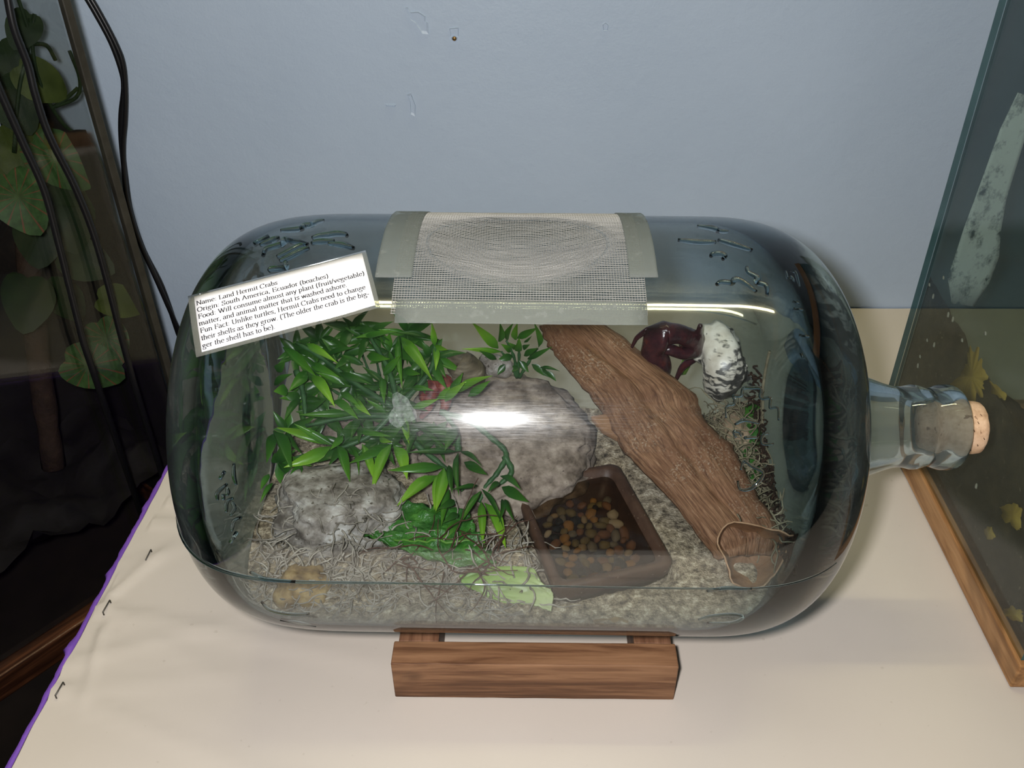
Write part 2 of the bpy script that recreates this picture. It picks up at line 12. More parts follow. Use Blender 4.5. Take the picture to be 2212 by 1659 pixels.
LEAVES2 = [(-0.0233, 0.0933, 0.1615, -0.0391, 0.0893, 0.1836, 0.0074, 0.8), (-0.0222, 0.0967, 0.165, -0.0219, 0.0927, 0.1822, 0.0068, 0.5), (-0.0175, 0.1019, 0.1631, -0.0127, 0.0979, 0.1786, 0.0061, 0.4), (-0.0095, 0.0997, 0.166, 0.0032, 0.0957, 0.1765, 0.0055, 0.6), (-0.011, 0.0992, 0.1649, -0.0093, 0.0952, 0.1803, 0.0055, 0.8), (-0.0213, 0.1013, 0.1532, -0.0468, 0.0973, 0.158, 0.0043, 0.8), (0.0058, 0.0964, 0.1602, 0.0029, 0.0924, 0.1813, 0.0037, 0.7), (-0.0046, 0.0956, 0.1651, 0.0003, 0.0916, 0.1727, 0.0025, 0.3), (-0.0144, 0.0999, 0.1541, -0.0204, 0.0959, 0.1626, 0.0049, 0.6), (-0.0082, 0.093, 0.1588, -0.0081, 0.089, 0.1722, 0.0055, 0.7), (-0.0126, 0.0997, 0.1506, -0.023, 0.0957, 0.1496, 0.0055, 0.2), (-0.0046, 0.0935, 0.1548, 0.0039, 0.0895, 0.1634, 0.0049, 0.3), (-0.0021, 0.0982, 0.1487, 0.0136, 0.0942, 0.161, 0.0043, 0.2), (-0.0083, 0.0971, 0.1479, -0.0021, 0.0931, 0.1417, 0.0055, 0.2), (-0.0145, 0.0997, 0.1476, -0.0281, 0.0957, 0.1413, 0.0055, 0.15), (-0.0186, 0.0926, 0.148, -0.0235, 0.0886, 0.1425, 0.0049, 0.2), (0.001, 0.0987, 0.1439, 0.009, 0.0947, 0.1376, 0.0055, 0.2), (0.0041, 0.1003, 0.1413, 0.0166, 0.0963, 0.1335, 0.0049, 0.15), (0.0071, 0.0924, 0.1453, 0.0199, 0.0884, 0.1451, 0.0037, 0.2), (-0.0096, 0.0988, 0.1422, -0.0132, 0.0948, 0.1405, 0.0049, 0.2), (0.0115, 0.0948, 0.1406, 0.0183, 0.0908, 0.1351, 0.0043, 0.2), (-0.0052, 0.0994, 0.1567, -0.0009, 0.0954, 0.163, 0.0037, 0.3), (-0.0114, 0.1018, 0.1551, -0.0155, 0.0978, 0.1629, 0.0037, 0.5), (-0.0247, 0.092, 0.1528, -0.0352, 0.088, 0.162, 0.0043, 0.3)]
STEMS2 = [[(-0.0097, 0.1, 0.1308), (-0.012, 0.1, 0.1489), (-0.0174, 0.1, 0.1636)], [(-0.0097, 0.1, 0.1308), (-0.0083, 0.1, 0.1489), (-0.0089, 0.1, 0.1636)], [(-0.0084, 0.1, 0.1308), (-0.0021, 0.1, 0.143), (0.0052, 0.1, 0.1571)], [(-0.0097, 0.1, 0.1308), (-0.0158, 0.1, 0.1452), (-0.0212, 0.1, 0.1541)]]
PLANK = ([(0.0065, 0.112, 0.1685), (0.0115, 0.1009, 0.1636), (0.023, 0.0829, 0.1556), (0.0374, 0.0636, 0.1471), (0.0498, 0.0466, 0.1396), (0.0599, 0.0238, 0.1294), (0.073, 0.0079, 0.1225), (0.0929, -0.0135, 0.1132), (0.1114, -0.0398, 0.1016), (0.1191, -0.051, 0.0967)], [(0.0523, 0.1129, 0.1701), (0.067, 0.1023, 0.1656), (0.0905, 0.0798, 0.1559), (0.1147, 0.0582, 0.1466), (0.12, 0.0405, 0.1387), (0.1363, 0.0226, 0.1309), (0.141, 0.0101, 0.1252), (0.1501, -0.0142, 0.1143), (0.1596, -0.0318, 0.1065), (0.1537, -0.0486, 0.0987)], (-0.0233, -0.4168, 0.9087))
SPLINT = [(0.0416, 0.0418, 0.1372), (0.0528, 0.0433, 0.1382), (0.063, 0.0237, 0.1295), (0.0492, 0.0319, 0.1329)]
CARD = [(-0.17698, -0.05131, 0.28897), (-0.08754, -0.02445, 0.3015), (-0.07662, -0.05735, 0.28616), (-0.16591, -0.08461, 0.27344)]
ORN_A = [[(-0.1468, 97.11), (-0.1466, 94.31), (-0.1417, 93.28), (-0.1381, 92.56), (-0.138, 90.39), (-0.1339, 91.47), (-0.1289, 92.15), (-0.1235, 93.48)], [(-0.1384, 98.36), (-0.1338, 96.72), (-0.1279, 94.18), (-0.1235, 93.48)], [(-0.1361, 100.15), (-0.1327, 99.03), (-0.1262, 96.37), (-0.1221, 95.1)], [(-0.1434, 83.86), (-0.1399, 84.34), (-0.1323, 84.26), (-0.1309, 82.09), (-0.1271, 81.46), (-0.1251, 78.82), (-0.1215, 77.63)], [(-0.1217, 93.13), (-0.119, 92.25), (-0.1143, 92.21), (-0.1092, 92.0)], [(-0.1226, 90.27), (-0.1188, 89.06), (-0.1138, 88.62), (-0.1101, 87.96), (-0.1051, 88.34), (-0.1034, 89.33)], [(-0.1123, 93.23), (-0.1059, 93.69), (-0.1008, 94.63), (-0.0974, 95.4)], [(-0.1556, 90.15), (-0.1488, 87.24)], [(-0.1516, 91.6), (-0.1451, 89.68), (-0.1416, 88.85)], [(-0.1407, 103.53), (-0.1388, 102.77), (-0.1319, 102.73), (-0.1329, 100.4)]]
ORN_B = [[(0.0941, 80.68), (0.0985, 81.5), (0.1028, 82.56), (0.1052, 84.31), (0.11, 84.74)], [(0.1023, 89.8), (0.1098, 91.88), (0.1193, 94.41)], [(0.0958, 97.52), (0.0969, 96.66), (0.1007, 96.34), (0.1034, 97.19), (0.1018, 98.58)], [(0.0958, 107.49), (0.0986, 106.61), (0.1039, 106.8), (0.1061, 105.68), (0.1101, 106.54), (0.116, 109.49)], [(0.1136, 101.37), (0.1137, 103.32), (0.1178, 104.93), (0.1173, 106.5), (0.1217, 107.35), (0.1214, 110.28)], [(0.0801, 89.98), (0.0912, 90.98), (0.1007, 90.9)]]
ORN_C = [[(0.096, 140.36), (0.096, 138.14), (0.0975, 137.5), (0.0996, 137.34), (0.1004, 136.38), (0.0997, 135.43), (0.1036, 135.41), (0.1048, 133.8), (0.1091, 133.62), (0.1134, 133.76), (0.1129, 135.36), (0.1143, 135.99), (0.1179, 135.82), (0.1178, 137.4), (0.1181, 138.04), (0.1217, 138.02), (0.122, 140.7)], [(0.101, 144.58), (0.0999, 143.33), (0.1024, 143.31), (0.1035, 144.25)], [(0.1049, 144.88), (0.106, 144.56), (0.1117, 144.53)], [(0.117, 143.55), (0.1145, 143.88), (0.1135, 144.99), (0.1146, 145.93), (0.1196, 145.9)], [(0.1002, 141.75), (0.1052, 140.78), (0.1124, 141.38)], [(0.1036, 151.72), (0.1052, 149.79), (0.1092, 150.89), (0.1151, 152.47), (0.1098, 155.77), (0.1041, 156.13), (0.1024, 154.17)]]
ORN_D = [[(-0.1572, 155.84), (-0.1544, 154.06)], [(-0.1594, 161.29), (-0.1591, 159.44), (-0.1535, 157.0)], [(-0.1561, 160.96), (-0.1559, 159.73)], [(-0.1536, 157.9), (-0.1532, 159.1), (-0.1543, 159.72)], [(-0.1552, 164.1), (-0.1543, 161.57), (-0.1508, 160.31)], [(-0.1516, 161.24), (-0.1503, 162.8), (-0.153, 164.73)], [(-0.1535, 169.06), (-0.1515, 166.35), (-0.1472, 165.02)], [(-0.1553, 172.62), (-0.151, 169.39)], [(-0.1491, 152.01), (-0.1494, 154.91), (-0.1483, 156.97)]]
ORN_E = [[(0.135, 101.23), (0.1349, 104.04), (0.1374, 103.0), (0.1383, 104.7)], [(0.1376, 101.21), (0.1405, 100.83), (0.1407, 104.01), (0.1408, 106.32)], [(0.1348, 111.23), (0.1383, 111.5)], [(0.1346, 113.36), (0.1397, 113.33)], [(0.1356, 120.46), (0.1409, 120.56)], [(0.1351, 124.97), (0.1363, 126.15)]]
ORN_F = [[(0.0934, -175.49), (0.1035, -176.83), (0.1168, -176.35)], [(0.0935, -162.04), (0.0991, -164.15), (0.1105, -165.25), (0.1176, -163.46), (0.1127, -160.14), (0.0989, -159.88)]]
ORN_G = [[(-0.1478, -178.63), (-0.1402, -176.86), (-0.1237, -176.7)], [(-0.1469, -165.98), (-0.1443, -161.48), (-0.1322, -160.53), (-0.1219, -161.85)], [(-0.1419, -154.71), (-0.1226, -151.31)]]
CRAB_PTS = {'sh_c': (0.1346, 0.09, 0.145), 'sh_top': (0.1219, 0.09, 0.1827), 'mouth': (0.1138, 0.088, 0.1644), 'arm1': (0.1047, 0.082, 0.1819), 'arm2': (0.089, 0.08, 0.1824), 'claw1': (0.0869, 0.083, 0.1649), 'claw2': (0.0978, 0.086, 0.1415), 'leg1': (0.0958, 0.08, 0.1709), 'leg2': (0.1109, 0.08, 0.163), 'ant1': (0.0813, 0.082, 0.1849), 'ant2': (0.0746, 0.084, 0.1767), 'ant3': (0.0719, 0.086, 0.1668), 'eye': (0.1173, 0.08, 0.1905), 'foot': (0.0999, 0.09, 0.1386)}
SHELL2 = [(-0.0533, 0.08, 0.1532), (-0.0663, 0.072, 0.1466), (-0.0318, 0.075, 0.1426)]
TANKLEAF = [(-0.4256, 0.2409, 0.2132, 0.034, 0), (-0.3981, 0.3081, 0.2935, 0.026, 1), (-0.4372, 0.2908, 0.2358, 0.035, 1), (-0.3934, 0.314, 0.3347, 0.02, 2), (-0.3942, 0.3129, 0.2271, 0.036, 0), (-0.4295, 0.2843, 0.28, 0.03, 2), (-0.4006, 0.321, 0.1704, 0.035, 2), (-0.384, 0.2774, 0.0892, 0.026, 1), (-0.4309, 0.2665, 0.025, 0.035, 0), (-0.4539, 0.2858, 0.2211, 0.03, 1), (-0.4543, 0.3014, 0.1516, 0.034, 2), (-0.4311, 0.3308, 0.2984, 0.03, 2), (-0.4166, 0.3007, 0.1975, 0.03, 2), (-0.4554, 0.2515, 0.1117, 0.034, 2), (-0.4606, 0.3095, 0.0778, 0.03, 2), (-0.4204, 0.2959, 0.0382, 0.03, 0), (-0.4153, 0.2863, 0.1309, 0.03, 2)]
TANKSTEM = [[(-0.4119, 0.2905, 0.3247), (-0.4067, 0.2972, 0.321), (-0.3989, 0.307, 0.3172), (-0.3964, 0.3101, 0.3043)], [(-0.3879, 0.3209, 0.3088), (-0.3867, 0.3224, 0.2851), (-0.3913, 0.3167, 0.2711), (-0.4035, 0.3011, 0.2684)], [(-0.4, 0.3057, 0.3422), (-0.4088, 0.2944, 0.3163), (-0.4197, 0.2806, 0.2869), (-0.4316, 0.2656, 0.2416)], [(-0.4062, 0.2977, 0.2676), (-0.3977, 0.3085, 0.2718), (-0.3891, 0.3194, 0.2782)], [(-0.4029, 0.302, 0.3396), (-0.4078, 0.2957, 0.2973), (-0.4033, 0.3014, 0.2563), (-0.394, 0.3132, 0.2354)], [(-0.4057, 0.2984, 0.3545), (-0.4054, 0.2988, 0.3332), (-0.407, 0.2967, 0.3193)]]
CORD_REFLECTIONS = [[(-0.3777, 0.2337, 0.3755), (-0.3795, 0.2314, 0.3505), (-0.3785, 0.2327, 0.3234), (-0.3793, 0.2316, 0.3028), (-0.379, 0.2321, 0.2698), (-0.3744, 0.2379, 0.2247), (-0.3722, 0.2407, 0.1816), (-0.3726, 0.2402, 0.1325), (-0.3741, 0.2384, 0.0806), (-0.3751, 0.2371, 0.0242)], [(-0.3953, 0.2114, 0.3264), (-0.394, 0.213, 0.3019), (-0.392, 0.2156, 0.2687), (-0.3895, 0.2187, 0.2291), (-0.3909, 0.217, 0.1849), (-0.3928, 0.2146, 0.1424), (-0.3952, 0.2115, 0.088)]]
WALLCORDS = [[(-0.4068, 0.414, 0.3359), (-0.4004, 0.414, 0.3179), (-0.3926, 0.414, 0.2911), (-0.3897, 0.414, 0.2654), (-0.3916, 0.414, 0.2479), (-0.4014, 0.414, 0.2207), (-0.4083, 0.414, 0.1926), (-0.4143, 0.414, 0.1533), (-0.4182, 0.414, 0.1174), (-0.4157, 0.414, 0.0742), (-0.4063, 0.414, 0.0287), (-0.4019, 0.414, -0.0318)], [(-0.4004, 0.4075, 0.3373), (-0.3933, 0.4075, 0.3174), (-0.3859, 0.4075, 0.2907), (-0.3839, 0.4075, 0.2717), (-0.3885, 0.4075, 0.2455), (-0.396, 0.4075, 0.2184), (-0.4051, 0.4075, 0.1903), (-0.4134, 0.4075, 0.1511), (-0.4157, 0.4075, 0.1256), (-0.4148, 0.4075, 0.0885), (-0.4077, 0.4075, 0.0439), (-0.3987, 0.4075, -0.0153)]]
CHIPS = [[(-0.1162, 0.42, 0.3189), (-0.1133, 0.42, 0.3193), (-0.1117, 0.42, 0.3148), (-0.1039, 0.42, 0.3152), (-0.0975, 0.42, 0.311), (-0.0978, 0.42, 0.3064), (-0.0954, 0.42, 0.3055), (-0.0956, 0.42, 0.2952), (-0.1014, 0.42, 0.2957), (-0.1075, 0.42, 0.3055), (-0.1112, 0.42, 0.3079), (-0.1147, 0.42, 0.3134)], [(-0.0763, 0.42, 0.3003), (-0.0675, 0.42, 0.301), (-0.0679, 0.42, 0.2928), (-0.0752, 0.42, 0.2928)], [(0.0654, 0.42, 0.303), (0.0682, 0.42, 0.3048), (0.0707, 0.42, 0.3025), (0.0704, 0.42, 0.2979), (0.0666, 0.42, 0.2979)], [(-0.1201, 0.42, 0.2392), (-0.1162, 0.42, 0.2402), (-0.1125, 0.42, 0.2279), (-0.1138, 0.42, 0.2176), (-0.1177, 0.42, 0.2196), (-0.1177, 0.42, 0.2331)], [(-0.1415, 0.42, 0.2293), (-0.1318, 0.42, 0.229), (-0.1325, 0.42, 0.2269), (-0.1417, 0.42, 0.2278)]]
SCREW = (-0.0719, 0.42, 0.2911)
STAPLES = [((-0.2976, 0.0431, 0.0012), (-0.2979, 0.0323, 0.0012)), ((-0.3096, -0.0098, 0.0012), (-0.3104, -0.0211, 0.0012)), ((-0.3149, -0.0803, 0.0012), (-0.3158, -0.0908, 0.0012))]
STAIN = [((0.3577, 0.2183, 0.3051), (0.3623, 0.2183, 0.3034)), ((0.3544, 0.2183, 0.2772), (0.3717, 0.2183, 0.2736)), ((0.3533, 0.2183, 0.2516), (0.3721, 0.2183, 0.2479)), ((0.3522, 0.2183, 0.2249), (0.3725, 0.2183, 0.221)), ((0.351, 0.2183, 0.197), (0.3762, 0.2183, 0.1929)), ((0.3512, 0.2183, 0.172), (0.3812, 0.2183, 0.1699)), ((0.3507, 0.2183, 0.1505), (0.3806, 0.2183, 0.1461)), ((0.3593, 0.2183, 0.1259), (0.3757, 0.2183, 0.1227))]
YLEAF = [[(0.3265, 0.1261, 0.1074), (0.3265, 0.1178, 0.1285), (0.3265, 0.12, 0.1439), (0.3265, 0.1032, 0.151), (0.3265, 0.0839, 0.1419), (0.3265, 0.0862, 0.1278), (0.3265, 0.0964, 0.1117)], [(0.3265, 0.0802, 0.1425), (0.3265, 0.0572, 0.1491), (0.3265, 0.0569, 0.1434), (0.3265, 0.0726, 0.1378)], [(0.3265, 0.0178, 0.0793), (0.3265, 0.0061, 0.0947), (0.3265, -0.0071, 0.0966), (0.3265, -0.0123, 0.0845), (0.3265, 0.0043, 0.0768)], [(0.3265, -0.0271, 0.0178), (0.3265, -0.0337, 0.0352), (0.3265, -0.0473, 0.0465), (0.3265, -0.0499, 0.038)], [(0.3265, 0.0258, 0.0511), (0.3265, 0.0172, 0.062), (0.3265, 0.01, 0.0577), (0.3265, 0.016, 0.0492)]]
SPOTS = [(0.3263, 0.208, 0.1496), (0.3263, 0.1963, 0.1454), (0.3263, 0.1846, 0.1102), (0.3263, 0.1714, 0.1143), (0.3263, 0.1879, 0.0917), (0.3263, 0.1871, 0.0828), (0.3263, 0.189, 0.1668), (0.3263, 0.1645, 0.1472), (0.3263, 0.1331, 0.1437), (0.3263, 0.1556, 0.1484), (0.3263, 0.1061, 0.1672), (0.3263, 0.0511, 0.0688)]
LETTUCE = [[(-0.1218, -0.0101, 0.104), (-0.0915, -0.0089, 0.104), (-0.0633, -0.0105, 0.104), (-0.0407, -0.016, 0.104)], [(-0.1166, -0.0233, 0.104), (-0.0892, -0.0273, 0.104), (-0.0617, -0.0292, 0.104), (-0.0376, -0.0268, 0.104)], [(-0.1091, -0.036, 0.104), (-0.0845, -0.0407, 0.104), (-0.0576, -0.0417, 0.104), (-0.031, -0.0394, 0.104)], [(-0.1022, -0.0421, 0.104), (-0.0775, -0.05, 0.104), (-0.0506, -0.0557, 0.104), (-0.0246, -0.0515, 0.104)], [(-0.0837, -0.0481, 0.104), (-0.065, -0.0578, 0.104), (-0.0413, -0.0654, 0.104), (-0.0213, -0.0613, 0.104)]]
STALK = [[(-0.0437, -0.0675, 0.098), (-0.0243, -0.0617, 0.099), (0.0003, -0.0615, 0.099), (0.0046, -0.0689, 0.098)], [(-0.0412, -0.0721, 0.096), (-0.0211, -0.0711, 0.098), (-0.0011, -0.072, 0.098), (0.0103, -0.0746, 0.096)], [(-0.0296, -0.0779, 0.093), (-0.0124, -0.0776, 0.095), (0.0046, -0.0774, 0.095), (0.0143, -0.0783, 0.094)], [(-0.0152, -0.0835, 0.092), (-0.0039, -0.0849, 0.093), (0.006, -0.0865, 0.092), (0.013, -0.09, 0.092)]]
LETTUCE3 = [[(0.1536, 0.0758, 0.122), (0.1645, 0.0817, 0.124), (0.1725, 0.0623, 0.122)], [(0.1497, 0.0604, 0.117), (0.1583, 0.0489, 0.122), (0.1664, 0.0448, 0.117)], [(0.1493, 0.0413, 0.107), (0.1558, 0.0353, 0.11), (0.1635, 0.0389, 0.107)], [(0.1426, 0.0201, 0.104), (0.1501, 0.0108, 0.106), (0.1627, 0.0251, 0.104)], [(0.1452, 0.0125, 0.098), (0.152, 0.0081, 0.1), (0.1604, 0.0174, 0.098)]]

# ---------------------------------------------------------------- camera
CAM_POS = Vector((0.0, -0.4568, 0.526))
cam_data = bpy.data.cameras.new('camera')
cam_data.lens = CAM_F; cam_data.sensor_width = 36.0; cam_data.sensor_fit = 'HORIZONTAL'
cam_data.clip_start = 0.01; cam_data.clip_end = 50
camera = bpy.data.objects.new('camera', cam_data); col.objects.link(camera)
cm = Matrix(CAM_R).to_4x4(); cm.translation = CAM_POS
camera.matrix_world = cm
scene.camera = camera
# ---------------------------------------------------------------- world, flash, ceiling lamp, exposure
world = bpy.data.worlds.new('world'); scene.world = world; world.use_nodes = True
wbg = world.node_tree.nodes['Background']
wbg.inputs[0].default_value = (0.62, 0.60, 0.52, 1); wbg.inputs[1].default_value = 0.06
flash = bpy.data.lights.new('camera_flash', 'POINT'); flash.energy = 17.5; flash.color = (1.0, 0.965, 0.95); flash.shadow_soft_size = 0.014
fo = bpy.data.objects.new('camera_flash', flash); col.objects.link(fo)
fo.location = CAM_POS + cm.to_3x3() @ Vector((-0.030, 0.014, 0.0))
tube = bpy.data.lights.new('fluorescent_tube', 'AREA'); tube.shape = 'RECTANGLE'; tube.size = 1.5; tube.size_y = 0.05
tube.energy = 11.5; tube.color = (1.0, 0.90, 0.52)
to = bpy.data.objects.new('fluorescent_tube', tube); col.objects.link(to); to.location = (0.25, 0.30, 2.0)
scene.view_settings.view_transform = 'Standard'; scene.view_settings.look = 'None'
scene.view_settings.gamma = 1.0; scene.view_settings.use_curve_mapping = False
scene.view_settings.exposure = 0.15
cy = scene.cycles
cy.max_bounces = 8; cy.transmission_bounces = 8; cy.transparent_max_bounces = 32; cy.glossy_bounces = 3; cy.diffuse_bounces = 2; cy.volume_bounces = 0
cy.sample_clamp_indirect = 4.0; cy.use_light_tree = False; cy.use_adaptive_sampling = True; cy.adaptive_threshold = 0.045; cy.adaptive_min_samples = 16
# ---------------------------------------------------------------- helpers
class MB:
    def __init__(s): s.v = []; s.f = []; s.m = []
    def add(s, vs, fs, mi=0):
        o = len(s.v); s.v += [tuple(v) for v in vs]
        for f in fs: s.f.append(tuple(i + o for i in f)); s.m.append(mi)
        return s
    def box(s, x0, x1, y0, y1, z0, z1):
        v = [(x, y, z) for x in (x0, x1) for y in (y0, y1) for z in (z0, z1)]
        return s.add(v, [(0, 1, 3, 2), (4, 6, 7, 5), (0, 4, 5, 1), (2, 3, 7, 6), (0, 2, 6, 4), (1, 5, 7, 3)])
    def tube(s, pts, rad, n=6, cap=True):
        pts = [Vector(p) for p in pts]; k = len(pts)
        rs = rad if isinstance(rad, (list, tuple)) else [rad] * k
        vs = []; fs = []; up = None
        for i, p in enumerate(pts):
            t = (pts[min(i + 1, k - 1)] - pts[max(i - 1, 0)])
            t = t.normalized() if t.length > 1e-9 else Vector((0, 0, 1))
            if up is None:
                up = Vector((0, 0, 1)) if abs(t.z) < .9 else Vector((1, 0, 0))
            a = (up - t * up.dot(t))
            a = a.normalized() if a.length > 1e-6 else t.orthogonal().normalized()
            up = a; b = t.cross(a)
            for j in range(n):
                w = 2 * math.pi * j / n
                vs.append(p + (a * math.cos(w) + b * math.sin(w)) * rs[i])
        for i in range(k - 1):
            for j in range(n):
                j2 = (j + 1) % n
                fs.append((i * n + j, i * n + j2, (i + 1) * n + j2, (i + 1) * n + j))
        if cap: fs += [tuple(reversed(range(n))), tuple((k - 1) * n + j for j in range(n))]
        return s.add(vs, fs)
    def lathe(s, prof, n=48):          # prof: (x, r) about the x axis, closed by its own ends
        vs = []; fs = []; k = len(prof)
        for x, r in prof:
            for j in range(n):
                w = 2 * math.pi * j / n; vs.append((x, r * math.cos(w), r * math.sin(w)))
        for i in range(k - 1):
            for j in range(n):
                j2 = (j + 1) % n; fs.append((i * n + j, i * n + j2, (i + 1) * n + j2, (i + 1) * n + j))
        return s.add(vs, fs)
    def grid(s, rows):
        n = len(rows[0]); vs = [p for r_ in rows for p in r_]; fs = []
        for i in range(len(rows) - 1):
            for j in range(n - 1): fs.append((i * n + j, i * n + j + 1, (i + 1) * n + j + 1, (i + 1) * n + j))
        return s.add(vs, fs)
    def mesh(s, name, mats=None, smooth=True, off=(0, 0, 0), recalc=False):
        me = bpy.data.meshes.new(name)
        ox, oy, oz = off
        me.from_pydata([(a - ox, b - oy, c - oz) for a, b, c in s.v], [], s.f)
        for m in (mats if isinstance(mats, (list, tuple)) else [mats]):
            if m: me.materials.append(m)
        me.polygons.foreach_set('material_index', s.m)
        if smooth: me.polygons.foreach_set('use_smooth', [True] * len(me.polygons))
        if recalc:
            bm = bmesh.new(); bm.from_mesh(me); bmesh.ops.recalc_face_normals(bm, faces=bm.faces); bm.to_mesh(me); bm.free()
        me.update()
        return me
    def build(s, name, mat, parent=None, smooth=True, local=False, recalc=False, bevel=0.0, solid=0.0, subsurf=0):
        off = (0, 0, 0) if (parent is None or local) else wloc(parent)
        o = bpy.data.objects.new(name, s.mesh(name, mat, smooth, off, recalc)); col.objects.link(o)
        o.parent = parent
        if solid:
            m = o.modifiers.new('solid', 'SOLIDIFY'); m.thickness = solid; m.offset = 0
        if subsurf:
            m = o.modifiers.new('sub', 'SUBSURF'); m.levels = subsurf; m.render_levels = subsurf
        if bevel:
            m = o.modifiers.new('bevel', 'BEVEL'); m.width = bevel; m.segments = 2; m.limit_method = 'ANGLE'
        return o
def wloc(o):
    v = Vector(o.location)
    while o.parent: o = o.parent; v += Vector(o.location)
    return v
def tag(o, label=None, cat=None, group=None, kind=None):
    if label: o['label'] = label
    if cat: o['category'] = cat
    if group: o['group'] = group
    if kind: o['kind'] = kind
    return o
def thing(name, label, cat, loc=(0, 0, 0), rot=(0, 0, 0), group=None):
    o = bpy.data.objects.new(name, None); col.objects.link(o); o.empty_display_size = .02
    o.location = loc; o.rotation_euler = rot
    return tag(o, label, cat, group)
def put(o, loc):                      # gives a single-mesh object an origin of its own
    o.data.transform(Matrix.Translation(-Vector(loc))); o.location = loc; return o
def catmull(p, n=6):
    p = [Vector(a) for a in p]
    if len(p) < 3: return p
    q = [p[0] * 2 - p[1]] + p + [p[-1] * 2 - p[-2]]; out = []
    for i in range(1, len(q) - 2):
        for k in range(n):
            t = k / n; a, b, c, d = q[i - 1:i + 3]
            out.append(.5 * ((2 * b) + (c - a) * t + (2 * a - 5 * b + 4 * c - d) * t * t + (3 * b - a - 3 * c + d) * t ** 3))
    return out + [p[-1]]
def fbm(v, o=4): return noise.fractal(Vector(v), 0.9, 2.0, o)
# ---- materials
class NT:
    def __init__(s, name):
        s.mat = bpy.data.materials.new(name); s.mat.use_nodes = True; s.t = s.mat.node_tree
        for n in list(s.t.nodes): s.t.nodes.remove(n)
        s.out = s.n('ShaderNodeOutputMaterial')
    def n(s, typ, **kw):
        nd = s.t.nodes.new(typ)
        for k, v in kw.items():
            if k.startswith('i_'):
                nd.inputs[k[2:].replace('_', ' ')].default_value = v
            else: setattr(nd, k, v)
        return nd
    def l(s, a, b): s.t.links.new(a, b)
    def math(s, op, a, b=None, c=None):
        m = s.n('ShaderNodeMath', operation=op)
        for i, x in enumerate((a, b, c)):
            if x is None: continue
            if isinstance(x, (int, float)): m.inputs[i].default_value = x
            else: s.l(x, m.inputs[i])
        return m.outputs[0]
    def coord(s, scale=(1, 1, 1), kind='Object', rot=(0, 0, 0)):
        tc = s.n('ShaderNodeTexCoord'); mp = s.n('ShaderNodeMapping'); mp.inputs['Scale'].default_value = scale; mp.inputs['Rotation'].default_value = rot
        s.l(tc.outputs[kind], mp.inputs[0]); return mp.outputs[0]
    def noise(s, vec, scale, detail=5, rough=.6, dist=0):
        n = s.n('ShaderNodeTexNoise'); n.inputs['Scale'].default_value = scale; n.inputs['Detail'].default_value = detail
        n.inputs['Roughness'].default_value = rough; n.inputs['Distortion'].default_value = dist
        s.l(vec, n.inputs['Vector']); return n.outputs['Fac']
    def ramp(s, fac, stops):
        r = s.n('ShaderNodeValToRGB'); e = r.color_ramp.elements
        while len(e) < len(stops): e.new(.5)
        for el, (p, c) in zip(e, stops): el.position = p; el.color = (*c, 1) if len(c) == 3 else c
        s.l(fac, r.inputs[0]); return r.outputs[0]
    def mixc(s, fac, a, b, mode='MIX'):
        m = s.n('ShaderNodeMix', data_type='RGBA', blend_type=mode)
        for i, x in ((0, fac), (6, a), (7, b)):
            if isinstance(x, (int, float)): m.inputs[i].default_value = x
            elif isinstance(x, tuple): m.inputs[i].default_value = (*x, 1)
            else: s.l(x, m.inputs[i])
        return m.outputs[2]
    def bump(s, h, strength=.3, dist=.001):
        b = s.n('ShaderNodeBump'); b.inputs['Strength'].default_value = strength; b.inputs['Distance'].default_value = dist
        s.l(h, b.inputs['Height']); return b.outputs[0]
    def principled(s, color, rough=.6, normal=None, spec=.4, **kw):
        p = s.n('ShaderNodeBsdfPrincipled')
        if isinstance(color, tuple): p.inputs['Base Color'].default_value = (*color, 1)
        else: s.l(color, p.inputs['Base Color'])
        if isinstance(rough, (int, float)): p.inputs['Roughness'].default_value = rough
        else: s.l(rough, p.inputs['Roughness'])
        p.inputs['Specular IOR Level'].default_value = spec
        if normal is not None: s.l(normal, p.inputs['Normal'])
        for k, v in kw.items(): p.inputs[k.replace('_', ' ')].default_value = v
        s.l(p.outputs[0], s.out.inputs[0]); return p
def pm(name, stops, scale=40, rough=.7, bump=.3, bdist=.001, stretch=(1, 1, 1), detail=6, spec=.3, fine=None, rot=(0, 0, 0), dist=0, **kw):
    t = NT(name); v = t.coord(stretch, rot=rot); f = t.noise(v, scale, detail, .62, dist)
    c = t.ramp(f, stops)
    if fine:                      # (scale, threshold, colour) speckles
        f2 = t.noise(t.coord(), fine[0], 2, .5); k = t.ramp(f2, [(fine[1], (0, 0, 0)), (fine[1] + .06, (1, 1, 1))])
        c = t.mixc(k, c, fine[2])
    h = t.noise(v, scale * 2.2, 6, .7)
    t.principled(c, rough, t.bump(h, bump, bdist) if bump else None, spec, **kw)
    return t.mat
def plain(name, c, rough=.5, spec=.4, **kw):
    t = NT(name); v = t.coord(); f = t.noise(v, 60, 3)
    d = tuple(x * .82 for x in c); t.principled(t.ramp(f, [(.3, d), (.7, c)]), rough, None, spec, **kw); return t.mat
def schlick(t, f0=.04, nrm=None):
    g = t.n('ShaderNodeNewGeometry'); d = t.n('ShaderNodeVectorMath', operation='DOT_PRODUCT')
    t.l(g.outputs['Incoming'], d.inputs[0]); t.l(nrm if nrm is not None else g.outputs['Normal'], d.inputs[1])
    c = t.math('ABSOLUTE', d.outputs['Value']); i = t.math('SUBTRACT', 1.0, c)
    p = t.math('POWER', i, 5.0); return t.math('MULTIPLY_ADD', p, 1 - f0, f0)
